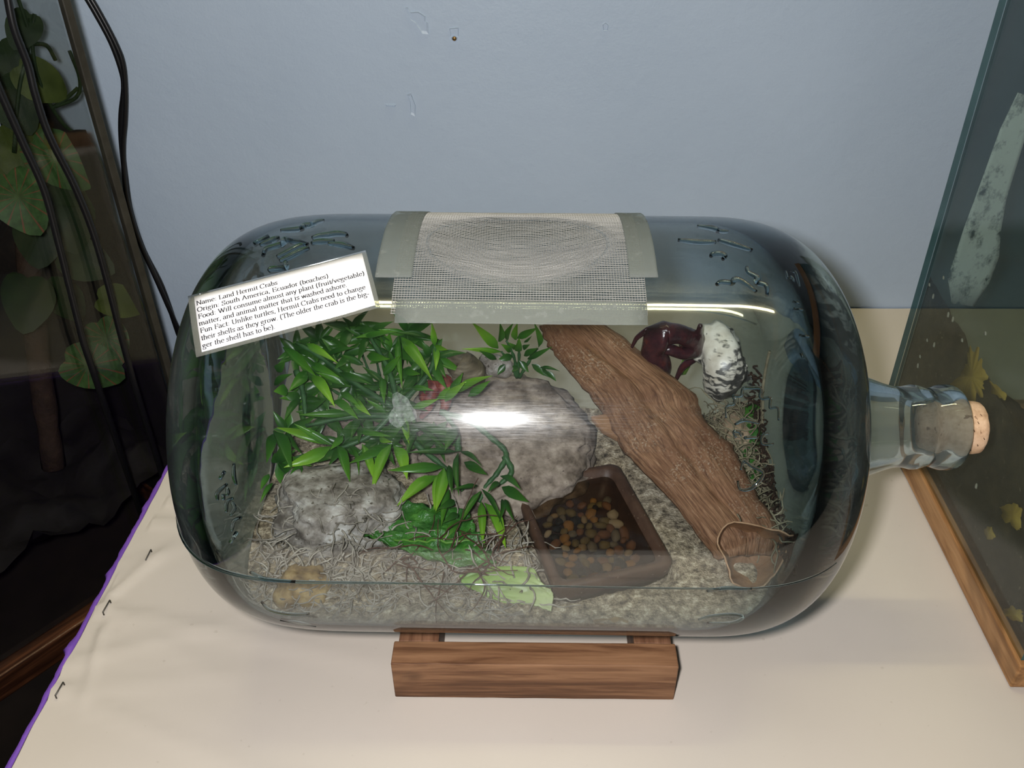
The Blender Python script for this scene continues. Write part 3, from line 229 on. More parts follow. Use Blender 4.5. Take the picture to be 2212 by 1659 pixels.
def thin_glass(name, tint, rough=.01, f0=.04, haze=0.0, hazecol=(.8, .8, .8), emb=False, hz=None, bumpamt=0.0, bscale=30):
    t = NT(name)
    nrm = None
    if bumpamt: nrm = t.bump(t.noise(t.coord(), bscale, 3, .5), bumpamt, .002)
    tr = t.n('ShaderNodeBsdfTransparent'); tr.inputs[0].default_value = (*tint, 1)
    gl = t.n('ShaderNodeBsdfGlossy'); gl.inputs['Roughness'].default_value = rough
    if nrm is not None: t.l(nrm, gl.inputs['Normal'])
    base = tr.outputs[0]
    if haze:
        df = t.n('ShaderNodeBsdfDiffuse'); df.inputs[0].default_value = (*hazecol, 1)
        mx = t.n('ShaderNodeMixShader'); t.l(base, mx.inputs[1]); t.l(df.outputs[0], mx.inputs[2])
        if hz:
            k = t.noise(t.coord(), hz, 5, .7); k = t.math('MULTIPLY', t.ramp(k, [(.35, (.15,) * 3), (.75, (1,) * 3)]), haze); t.l(k, mx.inputs[0])
        else: mx.inputs[0].default_value = haze
        base = mx.outputs[0]
    mx = t.n('ShaderNodeMixShader'); t.l(schlick(t, f0, nrm), mx.inputs[0]); t.l(base, mx.inputs[1]); t.l(gl.outputs[0], mx.inputs[2])
    if emb:                       # thick moulded glass: real refraction where the 'refr' attribute says so
        # faint worn sheen of fine scratches, plus a tighter gloss imitating the flash's bloom
        g2 = t.n('ShaderNodeBsdfGlossy'); g2.inputs['Roughness'].default_value = .27
        sc = t.noise(t.coord((14, 300, 300)), 6, 4, .7); sc = t.math('MULTIPLY', t.ramp(sc, [(.45, (.1,) * 3), (.72, (1,) * 3)]), .013)
        g4 = t.n('ShaderNodeBsdfGlossy'); g4.inputs['Roughness'].default_value = .085; m4 = t.n('ShaderNodeMixShader'); m4.inputs[0].default_value = .02; t.l(mx.outputs[0], m4.inputs[1]); t.l(g4.outputs[0], m4.inputs[2]); mx = m4
        m2 = t.n('ShaderNodeMixShader'); t.l(sc, m2.inputs[0]); t.l(mx.outputs[0], m2.inputs[1]); t.l(g2.outputs[0], m2.inputs[2])
        gs = t.n('ShaderNodeBsdfGlass'); gs.inputs['Color'].default_value = (.97, .985, .99, 1); gs.inputs['IOR'].default_value = 1.5; gs.inputs['Roughness'].default_value = 0
        nb = t.bump(t.noise(t.coord(), 26, 2, .5), .10, .003); t.l(nb, gs.inputs['Normal'])
        at = t.n('ShaderNodeAttribute', attribute_name='refr')
        dh = t.n('ShaderNodeBsdfDiffuse'); dh.inputs[0].default_value = (.42, .50, .50, 1); m5 = t.n('ShaderNodeMixShader'); t.l(t.math('MULTIPLY', t.ramp(t.noise(t.coord(), 24, 4, .6), [(.3, (.3,) * 3), (.7, (1,) * 3)]), .07), m5.inputs[0]); t.l(gs.outputs[0], m5.inputs[1]); t.l(dh.outputs[0], m5.inputs[2])
        m3 = t.n('ShaderNodeMixShader'); t.l(at.outputs['Fac'], m3.inputs[0]); t.l(m2.outputs[0], m3.inputs[1]); t.l(m5.outputs[0], m3.inputs[2])
        mx = m3
        va = t.n('ShaderNodeVolumeAbsorption'); va.inputs['Color'].default_value = (.30, .49, .56, 1); va.inputs['Density'].default_value = 42.0; t.l(va.outputs[0], t.out.inputs['Volume'])
    t.l(mx.outputs[0], t.out.inputs[0]); return t.mat
def refr_glass(name, c, rough=0.0, ior=1.5):
    t = NT(name); g = t.n('ShaderNodeBsdfGlass'); g.inputs[0].default_value = (*c, 1); g.inputs['IOR'].default_value = ior; g.inputs['Roughness'].default_value = rough
    t.l(g.outputs[0], t.out.inputs[0]); return t.mat
def wood(name, dark, mid, light, axis=0, scale=1.0, rough=.55, coat=0):
    t = NT(name); st = [9, 90, 90]; st = [90, 90, 90]; st[axis] = 5
    v = t.coord(tuple(a * scale for a in st)); f = t.noise(v, 1.6, 6, .65, .4)
    st2 = [14, 14, 14]; st2[axis] = 3; f2 = t.noise(t.coord(tuple(a * scale for a in st2)), 2.2, 3, .5, 1.2)
    c = t.ramp(f, [(.30, tuple(a * .55 for a in dark)), (.42, dark), (.52, mid), (.66, light)]); c = t.mixc(t.ramp(f2, [(.32, (0, 0, 0)), (.44, (1, 1, 1))]), t.mixc(.7, c, tuple(a * .35 for a in dark)), c)
    t.principled(c, rough, t.bump(f, .25, .0008), .3, Coat_Weight=coat); return t.mat
# ================================================================ the setting
WALL_Y = 0.42
t = NT('blue_painted_plaster'); v = t.coord()
f = t.noise(v, 7, 4, .5); c = t.ramp(f, [(.3, (.43, .525, .64)), (.7, (.455, .55, .665))])
h1 = t.noise(v, 55, 5, .6); h2 = t.noise(v, 420, 3, .6); hh = t.math('MULTIPLY_ADD', h2, .35, h1)
t.principled(c, .42, t.bump(hh, .22, .0022), .35); M_WALL = t.mat
M_CHIP = pm('blue_paint_edge', [(.3, (.40, .50, .64)), (.7, (.44, .54, .68))], 60, .5, .2)
wall = MB().box(-2.2, 2.2, WALL_Y, WALL_Y + .1, -.75, 1.6).build('wall_back', M_WALL, None, smooth=False)
tag(wall, 'pale blue painted plaster wall behind the glass bottle', 'wall', kind='structure')
for k, poly in enumerate(CHIPS):
    n = len(poly); mb = MB()
    cx = sum(p[0] for p in poly) / n; cz = sum(p[2] for p in poly) / n
    ins = [(cx + (p[0] - cx) * .8, WALL_Y - .0001, cz + (p[2] - cz) * .8) for p in poly]
    edge = [(p[0], WALL_Y - .0009, p[2]) for p in poly]; bk = [(p[0], WALL_Y + .001, p[2]) for p in poly]
    fs = []
    for i in range(n):
        j = (i + 1) % n; fs += [(i, j, n + j, n + i), (n + i, n + j, 2 * n + j, 2 * n + i)]
    mb.add(bk + edge + ins, fs + [tuple(range(2 * n, 3 * n))])
    mb.build('paint_chip', M_WALL, wall, smooth=False)
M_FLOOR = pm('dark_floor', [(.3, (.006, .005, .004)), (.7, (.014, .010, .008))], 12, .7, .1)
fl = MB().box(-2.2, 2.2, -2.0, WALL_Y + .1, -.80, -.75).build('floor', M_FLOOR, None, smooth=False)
tag(fl, 'dark floor below the table', 'floor', kind='structure')
# screw in the wall
M_BRASS = plain('tarnished_brass', (.30, .19, .07), .45, .5, Metallic=.8); M_HOLE = plain('dark_plug', (.02, .015, .012), .8)
s = thing('screw', 'small tarnished screw set in a blue plug in the wall', 'screw', SCREW)
mb = MB().lathe([(0, 0), (0, .0016), (-.0006, .0026), (-.0010, .0030), (.001, .0034)], 16)
def zrot(mb, ax='x->-y'):
    mb.v = [(b, a, c_) for a, b, c_ in mb.v]; return mb
zrot(mb).build('plug', M_CHIP, s, local=True)
sh_ = zrot(MB().lathe([(-.0016, 0), (-.0016, .0014), (-.0008, .0021), (.001, .0021)], 16)).build('screw_head', M_BRASS, s, local=True)
MB().box(-.0017, .0017, -.00175, -.0012, -.0003, .0003).build('slot', M_HOLE, sh_, local=True, smooth=False)

# ---------------------------------------------------------------- table
TX0, TX1, TY0 = -.3205, 1.05, -.42
def tedge(y): return -.3219 + .0245 * y              # the left edge runs a touch askew
M_CLOTH = NT('beige_cloth'); t = M_CLOTH; v = t.coord()
f = t.noise(v, 5, 3, .5); c = t.ramp(f, [(.3, (.52, .47, .41)), (.7, (.555, .505, .45))])
wv = t.noise(t.coord((900, 900, 200)), 1, 2, .5); sp = t.ramp(t.noise(v, 160, 1, .4), [(.75, (0, 0, 0)), (.79, (1, 1, 1))])
c = t.mixc(t.math('MULTIPLY', sp, .25), c, (.30, .26, .2))
t.principled(c, .62, t.bump(wv, .10, .0003), .25); M_CLOTH = t.mat
M_PURPLE = pm('purple_satin', [(.3, (.13, .055, .33)), (.7, (.18, .075, .42))], 50, .5, .15)
M_BOARD = wood('plywood', (.2, .13, .07), (.3, .2, .11), (.38, .26, .15), 0)
M_STEEL = plain('dull_steel', (.10, .095, .085), .45, .4, Metallic=.6)
table = thing('display_table', 'table covered in beige cloth with a purple skirt at its left edge', 'table', (.3, 0, -.75))
MB().box(-.316, TX1, TY0, WALL_Y - .004, -.024, -.0025).build('tabletop_board', M_BOARD, table, smooth=False)
def wr(x, y):
    z = 0.0
    for (sx, sy, ang, ln, am) in ((-.310, -.015, -12, .20, .0016), (-.310, -.015, -30, .12, .0012), (-.298, .038, 200, .03, .0012), (-.300, .075, -3, .10, .0018), (-.295, .10, -6, .09, .0018),
                                 (-.315, -.085, -22, .18, .0012), (-.315, -.085, 8, .12, .001), (-.315, -.06, 20, .10, .0014), (-.31, .005, 60, .05, .0016), (-.306, -.04, -80, .05, .0015), (-.31, .02, 40, .07, .0010)):
        dx, dy = x - sx, y - sy; a = R(ang); u = dx * math.cos(a) + dy * math.sin(a); w_ = -dx * math.sin(a) + dy * math.cos(a)
        if -.01 < u < ln * 1.4:
            sg = .0035 + .02 * max(u, 0); z += 1.7 * am * math.exp(-(w_ / sg) ** 2) * max(0, 1 - max(u, 0) / (ln * 1.4))
    return z + .0005 * fbm((x * 14, y * 14, 2), 2)
rows = []
nx, ny = 150, 130
for j in range(ny + 1):
    y = TY0 + (WALL_Y - .002 - TY0) * j / ny; row = []
    e = tedge(y) + .0009 * noise.noise(Vector((y * 40, 3, 0)))
    row += [(e + .0005, y, -.026), (e - .0012, y, -.012), (e - .001, y, -.003)]
    for i in range(nx + 1):
        u = i / nx; x = e + .0015 + (TX1 - e) * (u ** 1.9)
        row.append((x, y, max(-.0005, wr(x, y)) + (.0006 if i else -.0004)))
    rows.append(row)
MB().grid(rows).build('cloth_cover', M_CLOTH, table, solid=0)
# purple skirt: a narrow gathered band standing just proud of the cloth edge
rows = []
for j in range(260):
    y = TY0 + (WALL_Y - .004 - TY0) * j / 259; e = tedge(y)
    fl_ = .0016 * noise.noise(Vector((y * 55, 0, 7))) + .0008 * noise.noise(Vector((y * 160, 0, 1)))
    tuft = 0
    for ty_, am in ((.100, .0035), (.060, .0022), (.026, .0045), (-.045, .0055), (-.19, .003)):
        tuft += am * max(0, 1 - abs(y - ty_) / .007)
    wob = .006 * math.sin(y * 60 + 2 * noise.noise(Vector((y * 9, 0, 0))))
    rows.append([(e - .0005, y, -.0035), (e - .0036 - fl_ - tuft * .4, y, -.0022), (e - .0046 - fl_ - tuft, y, -.006), (e - .0040 - fl_, y, -.03), (e - .005 + wob * .3, y, -.12), (e - .006 + wob, y, -.40), (e - .006 + wob * 1.2, y, -.748)])
MB().grid(rows).build('table_skirt', M_PURPLE, table, solid=.0006)
for a, b in STAPLES:
    a, b = Vector(a), Vector(b); za = zb = max(wr(*a.lerp(b, k / 8).xy) for k in range(9)) + .0014
    MB().tube([(a.x, a.y, za - .003), (a.x, a.y, za), (b.x, b.y, zb), (b.x, b.y, zb - .003)], .00055, 5).build('staple', M_STEEL, table)

# ---------------------------------------------------------------- cradle
M_CEDAR = wood('brown_stained_cedar', (.125, .058, .028), (.205, .104, .052), (.28, .15, .078), 0)
M_CEDARY = wood('brown_stained_cedar_cross', (.13, .06, .032), (.20, .10, .055), (.27, .14, .08), 1)
cr = thing('bottle_cradle', 'low stained wooden cradle under the glass bottle', 'stand', (0, 0, 0.001))
RZ = .0362
def rail(y0, y1, nm):
    mb = MB(); nseg = 14; vs = []; fs = []
    for i in range(nseg + 1):
        x = -.0895 + .1855 * i / nseg; w_ = [.0003 * noise.noise(Vector((x * 60, q, y0))) for q in range(4)]
        vs += [(x, y0 + w_[0], .0012), (x, y1 + w_[1], .0012), (x, y1, RZ + w_[2]), (x, y0 + w_[3], RZ + w_[1])]
    for i in range(nseg):
        for q in range(4): q2 = (q + 1) % 4; fs.append((i * 4 + q, i * 4 + q2, i * 4 + 4 + q2, i * 4 + 4 + q))
    fs += [(3, 2, 1, 0), tuple(nseg * 4 + q for q in range(4))]
    mb.add(vs, fs); return mb.build(nm, M_CEDAR, cr, smooth=False, bevel=.0009, recalc=True)
rail(-.0867, -.0680, 'rail'); rail(.0680, .0867, 'rail')
for x0, x1 in ((-.0865, -.0600), (.0690, .0935)):
    MB().box(x0, x1, -.0680, .0680, .0012, RZ - .0006).build('crosspiece', M_CEDARY, cr, smooth=False, bevel=.0008)

# ================================================================ the right-hand tank
M_OAK = wood('oak_frame', (.26, .125, .045), (.38, .20, .08), (.48, .27, .12), 1, .6, .45)
M_OAKX = wood('oak_frame_cross', (.26, .125, .045), (.38, .20, .08), (.48, .27, .12), 0, .6, .45)
M_TGL = thin_glass('old_tank_glass', (.74, .80, .79), .02, .05, .022, (.16, .20, .21), hz=16)
M_TGL2 = thin_glass('old_tank_glass_back', (.66, .72, .72), .02, .05, .20, (.13, .16, .18), hz=10)
M_TEDGE = pm('green_glass_edge', [(.3, (.035, .085, .09)), (.7, (.06, .13, .135))], 30, .2, 0)
M_SOIL = pm('dark_compost', [(.25, (.014, .010, .006)), (.5, (.045, .032, .017)), (.75, (.10, .07, .036))], 60, .85, .8, .004, fine=(240, .70, (.20, .17, .11)))
M_GRAVEL = pm('grey_gravel', [(.3, (.08, .085, .085)), (.7, (.16, .165, .16))], 120, .8, .7, .003)
M_YEL = pm('yellow_dead_leaf', [(.3, (.34, .19, .03)), (.7, (.58, .37, .07))], 60, .7, .4)
M_MIN = NT('white_mineral_crust'); t = M_MIN
k = t.noise(t.coord((90, 90, 60)), 1, 6, .7); a = t.ramp(k, [(.36, (0, 0, 0)), (.50, (1, 1, 1))])
tr = t.n('ShaderNodeBsdfTransparent'); df = t.n('ShaderNodeBsdfDiffuse'); df.inputs[0].default_value = (.80, .80, .72, 1)
mx = t.n('ShaderNodeMixShader'); t.l(a, mx.inputs[0]); t.l(tr.outputs[0], mx.inputs[1]); t.l(df.outputs[0], mx.inputs[2]); t.l(mx.outputs[0], t.out.inputs[0]); M_MIN = t.mat
X0, X1, Y0, Y1, ZT = .3215, .87, -.0745, .2195, .385
rt = thing('glass_tank', 'old glass tank with oak trim standing right of the bottle', 'tank', (.6, .07, .0015))
FW, FH = .0125, .024
MB().box(X0, X0 + FW, Y0, Y1, .0015, FH).build('bottom_trim', M_OAK, rt, smooth=False, bevel=.0012)
MB().box(X1 - FW, X1, Y0, Y1, .0015, FH).build('bottom_trim', M_OAK, rt, smooth=False, bevel=.0012)
MB().box(X0 + FW, X1 - FW, Y0, Y0 + FW, .0015, FH).build('bottom_trim', M_OAKX, rt, smooth=False, bevel=.0012)
MB().box(X0 + FW, X1 - FW, Y1 - FW, Y1, .0015, FH).build('bottom_trim', M_OAKX, rt, smooth=False, bevel=.0012)
for a in ((X0, X0 + FW, Y0, Y1), (X1 - FW, X1, Y0, Y1)):
    MB().box(*a, ZT, ZT + .03).build('top_trim', M_OAK, rt, smooth=False, bevel=.0012)
for a in ((X0 + FW, X1 - FW, Y0, Y0 + FW), (X0 + FW, X1 - FW, Y1 - FW, Y1)):
    MB().box(*a, ZT, ZT + .03).build('top_trim', M_OAKX, rt, smooth=False, bevel=.0012)
gx, gy0, gy1 = X0 + .0025, Y0 + .005, Y1 - .002
GT = .005
def pane(nm, x0, x1, y0, y1, z0, z1, mat, edges=True):
    mb = MB().box(x0, x1, y0, y1, z0, z1); o = mb.build(nm, [mat, M_TEDGE], rt, smooth=False)
    thin = 0 if (x1 - x0) < (y1 - y0) else 1
    for p in o.data.polygons:
        if abs(p.normal[thin]) < .5: p.material_index = 1
    return o
tag(pane('side_pane', gx, gx + GT, gy0, gy1, .016, ZT, M_TGL), 'left glass pane with a green edge')
pane('back_pane', gx + GT + .0006, X1 - .006, gy1 - GT, gy1, .016, ZT, M_TGL2)
pane('front_pane', gx + GT + .0006, X1 - .006, gy0, gy0 + GT, .016, ZT, M_TGL)
pane('side_pane', X1 - .0055, X1 - .0005, gy0, gy1, .016, ZT, M_TGL)
MB().box(gx + GT + .001, X1 - .007, gy0 + GT + .001, gy1 - GT - .001, .003, .010).build('base_panel', M_GRAVEL, rt, smooth=False)
# mineral crust on the inside of the back pane
rows = []
for (a, b) in STAIN:
    a, b = Vector(a), Vector(b); y = gy1 - GT - .0007; s_ = (y - CAM_POS.y) / (a.y - CAM_POS.y)
    A = CAM_POS + (a - CAM_POS) * s_; B = CAM_POS + (b - CAM_POS) * s_
    w_ = (B.x - A.x); rows.append([(A.x - .1 * w_ + w_ * 1.2 * k_ / 8, y, A.z + (B.z - A.z) * k_ / 8) for k_ in range(9)])
MB().grid(rows).build('mineral_crust', M_MIN, rt, solid=.0004)
# compost banked up against the left pane
sb = MB(); rows = []
xi = gx + GT + .0006
for j in range(61):
    y = gy0 + GT + .001 + (gy1 - GT - .002 - gy0 - GT) * j / 60
    top = .134 + (.022) * (y - .006) / .21 + .004 * fbm((y * 40, 0, 3), 3)
    row = [(xi, y, .0105), (xi, y, top * .35), (xi, y, top * .7), (xi, y, top)]
    for k_ in range(1, 15):
        d = k_ / 14; row.append((xi + .003 + .16 * d ** 1.5 + .004 * fbm((y * 40, d * 5, 1), 2), y, max(.0112, top * (1 - d) ** 1.25 + .006 * fbm((y * 30, d * 4, 9), 3) * (1 - d))))
    rows.append(row)
o = MB().grid(rows).build('compost_bank', M_SOIL); tag(put(o, (.34, .07, .0105)), 'dark compost banked against the left pane inside the oak-trimmed tank', 'soil', kind='stuff')
for k_, poly in enumerate(YLEAF):
    n = len(poly); cc = sum((Vector(p) for p in poly), Vector()) / n; mb = MB()
    xin = xi - .0003
    P = []
    for q in range(n * 8):
        a = Vector(poly[q // 8]); b = Vector(poly[(q // 8 + 1) % n]); m = a.lerp(b, (q % 8) / 8)
        m = cc + (m - cc) * (1 + .5 * noise.noise(Vector((m.y * 160, m.z * 160, k_))) + .25 * noise.noise(Vector((m.y * 500, m.z * 500, k_)))); P.append((xi - .0002 - .0001 * noise.noise(m * 90), m.y, m.z))
    N = len(P); mb.add([(xi - .0004, cc.y, cc.z)] + P, [(0, 1 + q, 1 + (q + 1) % N) for q in range(N)])
    o = mb.build('dead_leaf', M_YEL, None, solid=.0004)
    tag(put(o, tuple(cc)), ['large ragged yellow dead leaf pressed against the side of the oak-trimmed tank', 'small yellow leaf scrap beside the large ragged yellow leaf in the tank', 'rounded yellow leaf low behind the tank glass, nearest the cork', 'yellow leaf scrap lowest in the oak-trimmed tank near its front corner', 'tiny brownish yellow leaf scrap left of the rounded yellow leaf'][k_], 'leaf', 'dead leaves in the compost')
M_CRUMB = pm('pale_crumb', [(.3, (.30, .28, .22)), (.7, (.45, .43, .36))], 200, .8, .3)
crumb = None
for k_, p in enumerate(SPOTS):
    mb = MB().lathe([(-.0003, .0001), (-.0003, .0014), (.0002, .0017), (.0005, .0011), (.0006, .0001)], 9)
    mb.v = [(a, b * (1 + .3 * math.sin(7 * c_ * 1000)), c_ * (1.5 if k_ % 2 else .9)) for a, b, c_ in mb.v]
    o = mb.build('bark_crumb', M_CRUMB); o.location = (xi - .0004, p[1], p[2]); tag(o, 'pale speck in the dark compost behind the tank glass', 'crumb', 'pale specks in the tank compost')

# ================================================================ the left-hand tank (stands lower, turned towards the corner)
M_DTGL = thin_glass('dark_tank_glass', (.955, .96, .955), .01, .05)
M_BLACK = pm('black_backdrop', [(.3, (.0035, .003, .003)), (.7, (.010, .008, .006))], 20, .8, .4, .003)
M_DWOOD = wood('mahogany_trim', (.03, .011, .005), (.075, .028, .012), (.12, .045, .018), 0, .7, .4)
M_STAND = pm('near_black_stand', [(.3, (.006, .004, .003)), (.7, (.014, .009, .006))], 20, .8, .1)
M_SEAL = pm('grubby_sealant', [(.3, (.022, .020, .015)), (.7, (.045, .042, .032))], 40, .4, .2)
A = Vector((-.3565, .28, -.236)); d1 = Vector((-.619, -.785, 0)); ang = math.atan2(d1.y, d1.x)
lt = thing('dark_tank', 'tall dark glass terrarium with mahogany trim left of the table', 'tank', A, (0, 0, ang))
# local frame: x runs along the near face away from the corner, -y goes into the tank
LL, DD, HT = .50, .195, .74
MB().box(-.008, LL, -.010, .008, 0, .030).build('bottom_trim', M_DWOOD, lt, smooth=False, local=True, bevel=.002)
MB().box(-.008, .010, -DD, -.010, 0, .030).build('bottom_trim', M_DWOOD, lt, smooth=False, local=True, bevel=.002)
MB().box(.010, LL, -DD, -DD + .018, 0, .030).build('bottom_trim', M_DWOOD, lt, smooth=False, local=True, bevel=.002)
MB().box(.010, LL, -.0045, .0, .030, HT).build('front_pane', M_DTGL, lt, smooth=False, local=True)
MB().box(.0, .0045, -DD + .006, -.007, .030, HT).build('side_pane', M_DTGL, lt, smooth=False, local=True)
MB().box(.010, LL, -DD + .001, -DD + .0055, .030, HT).build('back_pane', M_DTGL, lt, smooth=False, local=True)
MB().box(-.001, .0060, -.0065, .0010, .030, HT).build('corner_seal', M_SEAL, lt, smooth=False, local=True, bevel=.001)
MB().box(-.008, LL, -DD, .008, HT, HT + .03).build('top_trim', M_DWOOD, lt, smooth=False, local=True, bevel=.002)
rows = []
for i in range(41):
    x = .0062 + (LL - .009) * i / 40; top = .45 + .05 * fbm((x * 9, 0, 4), 3)
    rows.append([(x, -DD + .012 + .012 * fbm((x * 16, z_ * 2.1, 3), 3) * (1 if 0 < z_ else 0), .012 + top * z_ / 20) for z_ in range(21)])
MB().grid(rows).build('backdrop', M_BLACK, lt, local=True, solid=.004)
rows = [[(.0065 + .006 * max(0, fbm((j * .3, z_ * .4, 8), 3)), -DD + .0065 + (DD - .0165) * j / 14, .012 + (.48 + .05 * fbm((j * .4, 2, 1), 2)) * z_ / 18) for j in range(15)] for z_ in range(19)]
MB().grid(rows).build('backdrop', M_BLACK, lt, local=True, solid=.002)
rows = [[(.012 + (LL - .014) * i / 40, -DD + .02 + (DD - .028) * j / 16, .13 + .03 * fbm((i * .2, j * .3, 5), 4)) for j in range(17)] for i in range(41)]
o = MB().grid(rows).build('soil_bed', M_BLACK, None); o.location = A; o.rotation_euler = (0, 0, ang); tag(o, 'black soil in the bottom of the tall dark terrarium', 'soil', kind='stuff')
st = MB().box(-.004, LL - .01, -DD + .004, .004, -.513, -.001).build('tank_stand', M_STAND, None, smooth=False); st.location = A; st.rotation_euler = (0, 0, ang)
tag(st, 'dark wooden stand below the tall terrarium', 'stand')
# a piece of dark wood leaning in the tank
def tloc(p): return Matrix.Rotation(-ang, 3, 'Z') @ (Vector(p) - A)
M_BRANCH = pm('dark_bark', [(.3, (.018, .010, .006)), (.7, (.05, .028, .016))], 60, .8, .8, .003)
P = catmull([(-.42, .315, .285), (-.44, .32, .25), (-.47, .31, .15), (-.49, .29, .03), (-.50, .26, -.10)], 6)
o = MB().tube(P, [.011 + .003 * noise.noise(Vector((i * .7, 0, 0))) for i in range(len(P))], 10).build('bark_branch', M_BRANCH); tag(put(o, P[-1]), 'dark brown branch propped inside the left terrarium', 'branch')
# broad leaves
def veined(name, base, vein, vk=14):
    t = NT(name); tc = t.n('ShaderNodeTexCoord'); sx = t.n('ShaderNodeSeparateXYZ'); t.l(tc.outputs['Object'], sx.inputs[0])
    an = t.math('ARCTAN2', sx.outputs[1], sx.outputs[0]); w_ = t.math('SINE', t.math('MULTIPLY', an, vk)); k = t.ramp(w_, [(.86, (0, 0, 0)), (.99, (1, 1, 1))])
    nz = t.noise(t.coord(), 160, 4); c = t.ramp(nz, [(.35, tuple(a * .5 for a in base)), (.7, base)])
    t.principled(t.mixc(t.math('MULTIPLY', k, .75), c, vein), .5, None, .15); return t.mat
M_LV = [veined('red_veined_leaf', (.035, .085, .022), (.13, .035, .02)), pm('olive_leaf', [(.3, (.022, .034, .007)), (.7, (.05, .07, .014))], 40, .55, .1, spec=.12), pm('dark_green_leaf', [(.3, (.005, .012, .005)), (.7, (.016, .03, .010))], 40, .55, .1, spec=.12)]
def heart(mat, s):
    mb = MB(); N = 22; rim = []
    for i in range(N):
        a = 2 * math.pi * i / N; rr = 1 - .28 * math.exp(-((abs(a - math.pi)) / .35) ** 2) + .22 * math.exp(-(min(a, 2 * math.pi - a) / .45) ** 2)
        rim.append((rr * math.cos(a) * s, rr * math.sin(a) * s * .82, -.22 * s * (rr * math.cos(a)) ** 2 + .12 * s * abs(math.sin(a))))
    mid = [(x * .5, y * .5, z * .3 + .02 * s) for x, y, z in rim]
    mb.add([(-.3 * s, 0, 0.01 * s)] + mid + rim, [(0, 1 + i, 1 + (i + 1) % N) for i in range(N)] + [(1 + i, 1 + N + i, 1 + N + (i + 1) % N, 1 + (i + 1) % N) for i in range(N)])
    return mb
pl = thing('terrarium_plant', 'trailing broad-leaved plant inside the tall dark terrarium', 'plant', (-.47, .25, -.106))
random.seed(3)
for k_, (x, y, z, s_, kd) in enumerate(TANKLEAF):
    o = heart(M_LV[kd], s_ * .82).build('leaf', M_LV[kd], pl, local=True)
    n = (CAM_POS - Vector((x, y, z))).normalized(); n = (n + Vector((random.uniform(-.35, .35), random.uniform(-.35, .35), random.uniform(-.1, .5)))).normalized()
    lp = tloc((x, y, z)); lp.x = max(lp.x, s_ * .5 + .008); lp.y = max(-DD + .03, min(lp.y, -.02 - s_ * .3)); wp_ = A + Matrix.Rotation(ang, 3, 'Z') @ lp
    q = n.to_track_quat('Z', 'Y'); q = q @ Quaternion((0, 0, 1), random.uniform(-2.6, -.5))
    o.rotation_mode = 'QUATERNION'; o.rotation_quaternion = q; o.location = wp_ - wloc(pl)
for P in TANKSTEM:
    MB().tube(catmull(P, 5), .0017, 6).build('stem', M_LV[2], pl)
M_CORD = plain('black_rubber_cord', (.006, .006, .007), .35, .5)
for P, lb in zip(CORD_REFLECTIONS, ('black tube imitating a cord reflection on the terrarium face, nearer its right corner', 'black tube imitating a cord reflection on the terrarium face, nearer the left picture edge')):
    P = catmull(P, 6); P = P + [P[-1] + Vector((0, 0, -.30))]  # solid tubes before the near face, imitating reflections of the wall cords
    o = MB().tube(P, .0030, 8).build('cord_and_reflection', M_CORD); tag(put(o, P[0]), lb, 'cord', 'cords of the terrarium')
for P, lb, rr in zip(WALLCORDS, ('black cord lying along the blue wall, hugging the terrarium corner', 'black cord twisted round its twin on the blue wall, further right'), (.0030, .0026)):
    P = catmull(P, 6); P = P + [P[-1] + Vector((.02, -.003, -.10))]
    o = MB().tube(P, rr, 8).build('cord_and_reflection', M_CORD); tag(put(o, P[0]), lb, 'cord', 'cords of the terrarium')
# ================================================================ the glass carboy, lying on its side
AZ = .1667; TILT = R(.5); RB = .130; RI = .1264
cb = thing('glass_carboy', 'large blue-tinted glass carboy lying on its side as a terrarium', 'bottle', (0, 0, AZ), (0, TILT, 0))
TM = Matrix.Rotation(TILT, 4, 'Y'); TM.translation = (0, 0, AZ)
def sup(xe, a, n, Rr, sgn, umax, k):
    out = []
    for i in range(k):
        u = umax * i / (k - 1) * math.pi / 2
        out.append((xe + sgn * a * (1 - math.cos(u) ** (2 / n)), Rr * math.sin(u) ** (2 / n)))
    return out
def rin(x):                          # inner radius at local x
    if x < -.089:
        d = (-.089 - x) / .098; return RI * max(0, 1 - min(1, d) ** 4.6) ** (1 / 4.6)
    if x > .093:
        d = (x - .093) / .079; return RI * max(0, 1 - min(1, d) ** 2.5) ** (1 / 2.5)
    return RI
xb = [-.086 + .16 * i / 53 for i in range(54)]
left_o = sup(-.2071, .1181, 3.64, RB, 1, .985, 34); left_i = sup(-.187, .098, 4.6, RI, 1, .985, 34)
left_o = [(x + .011 * max(0, 1 - (r_ / .085) ** 2), r_) for x, r_ in left_o]; left_i = [(x + .008 * max(0, 1 - (r_ / .085) ** 2), r_) for x, r_ in left_i]
left_o[0] = (left_o[0][0], .0002); left_i[0] = (left_i[0][0], .0002)
left_o = [p for p in left_o if p[0] < -.089]; left_i = [p for p in left_i if p[0] < -.089]
right_o = [p for p in sup(.1958, .0971, 2.81, RB, -1, .985, 34) if p[0] > .077 and p[1] > .040][::-1]
right_i = [p for p in sup(.172, .079, 2.5, RI, -1, .985, 34) if p[0] > .077 and p[1] > .056][::-1]
neck_o = [(.1985, .0375), (.206, .0340), (.216, .0308), (.225, .0278), (.232, .0260), (.2375, .0255), (.2415, .0259), (.2455, .0268), (.2495, .0268), (.2535, .0257), (.2565, .0248), (.2595, .0249), (.2625, .0259), (.2665, .0270), (.2715, .0273), (.2760, .0266), (.2785, .0250), (.2795, .0225), (.2792, .0185)]
neck_i = [(.2780, .0172), (.270, .0172), (.255, .0180), (.240, .0188), (.225, .0200), (.212, .0215), (.200, .0240), (.190, .0275), (.183, .0325), (.178, .0390), (.1735, .0470)]
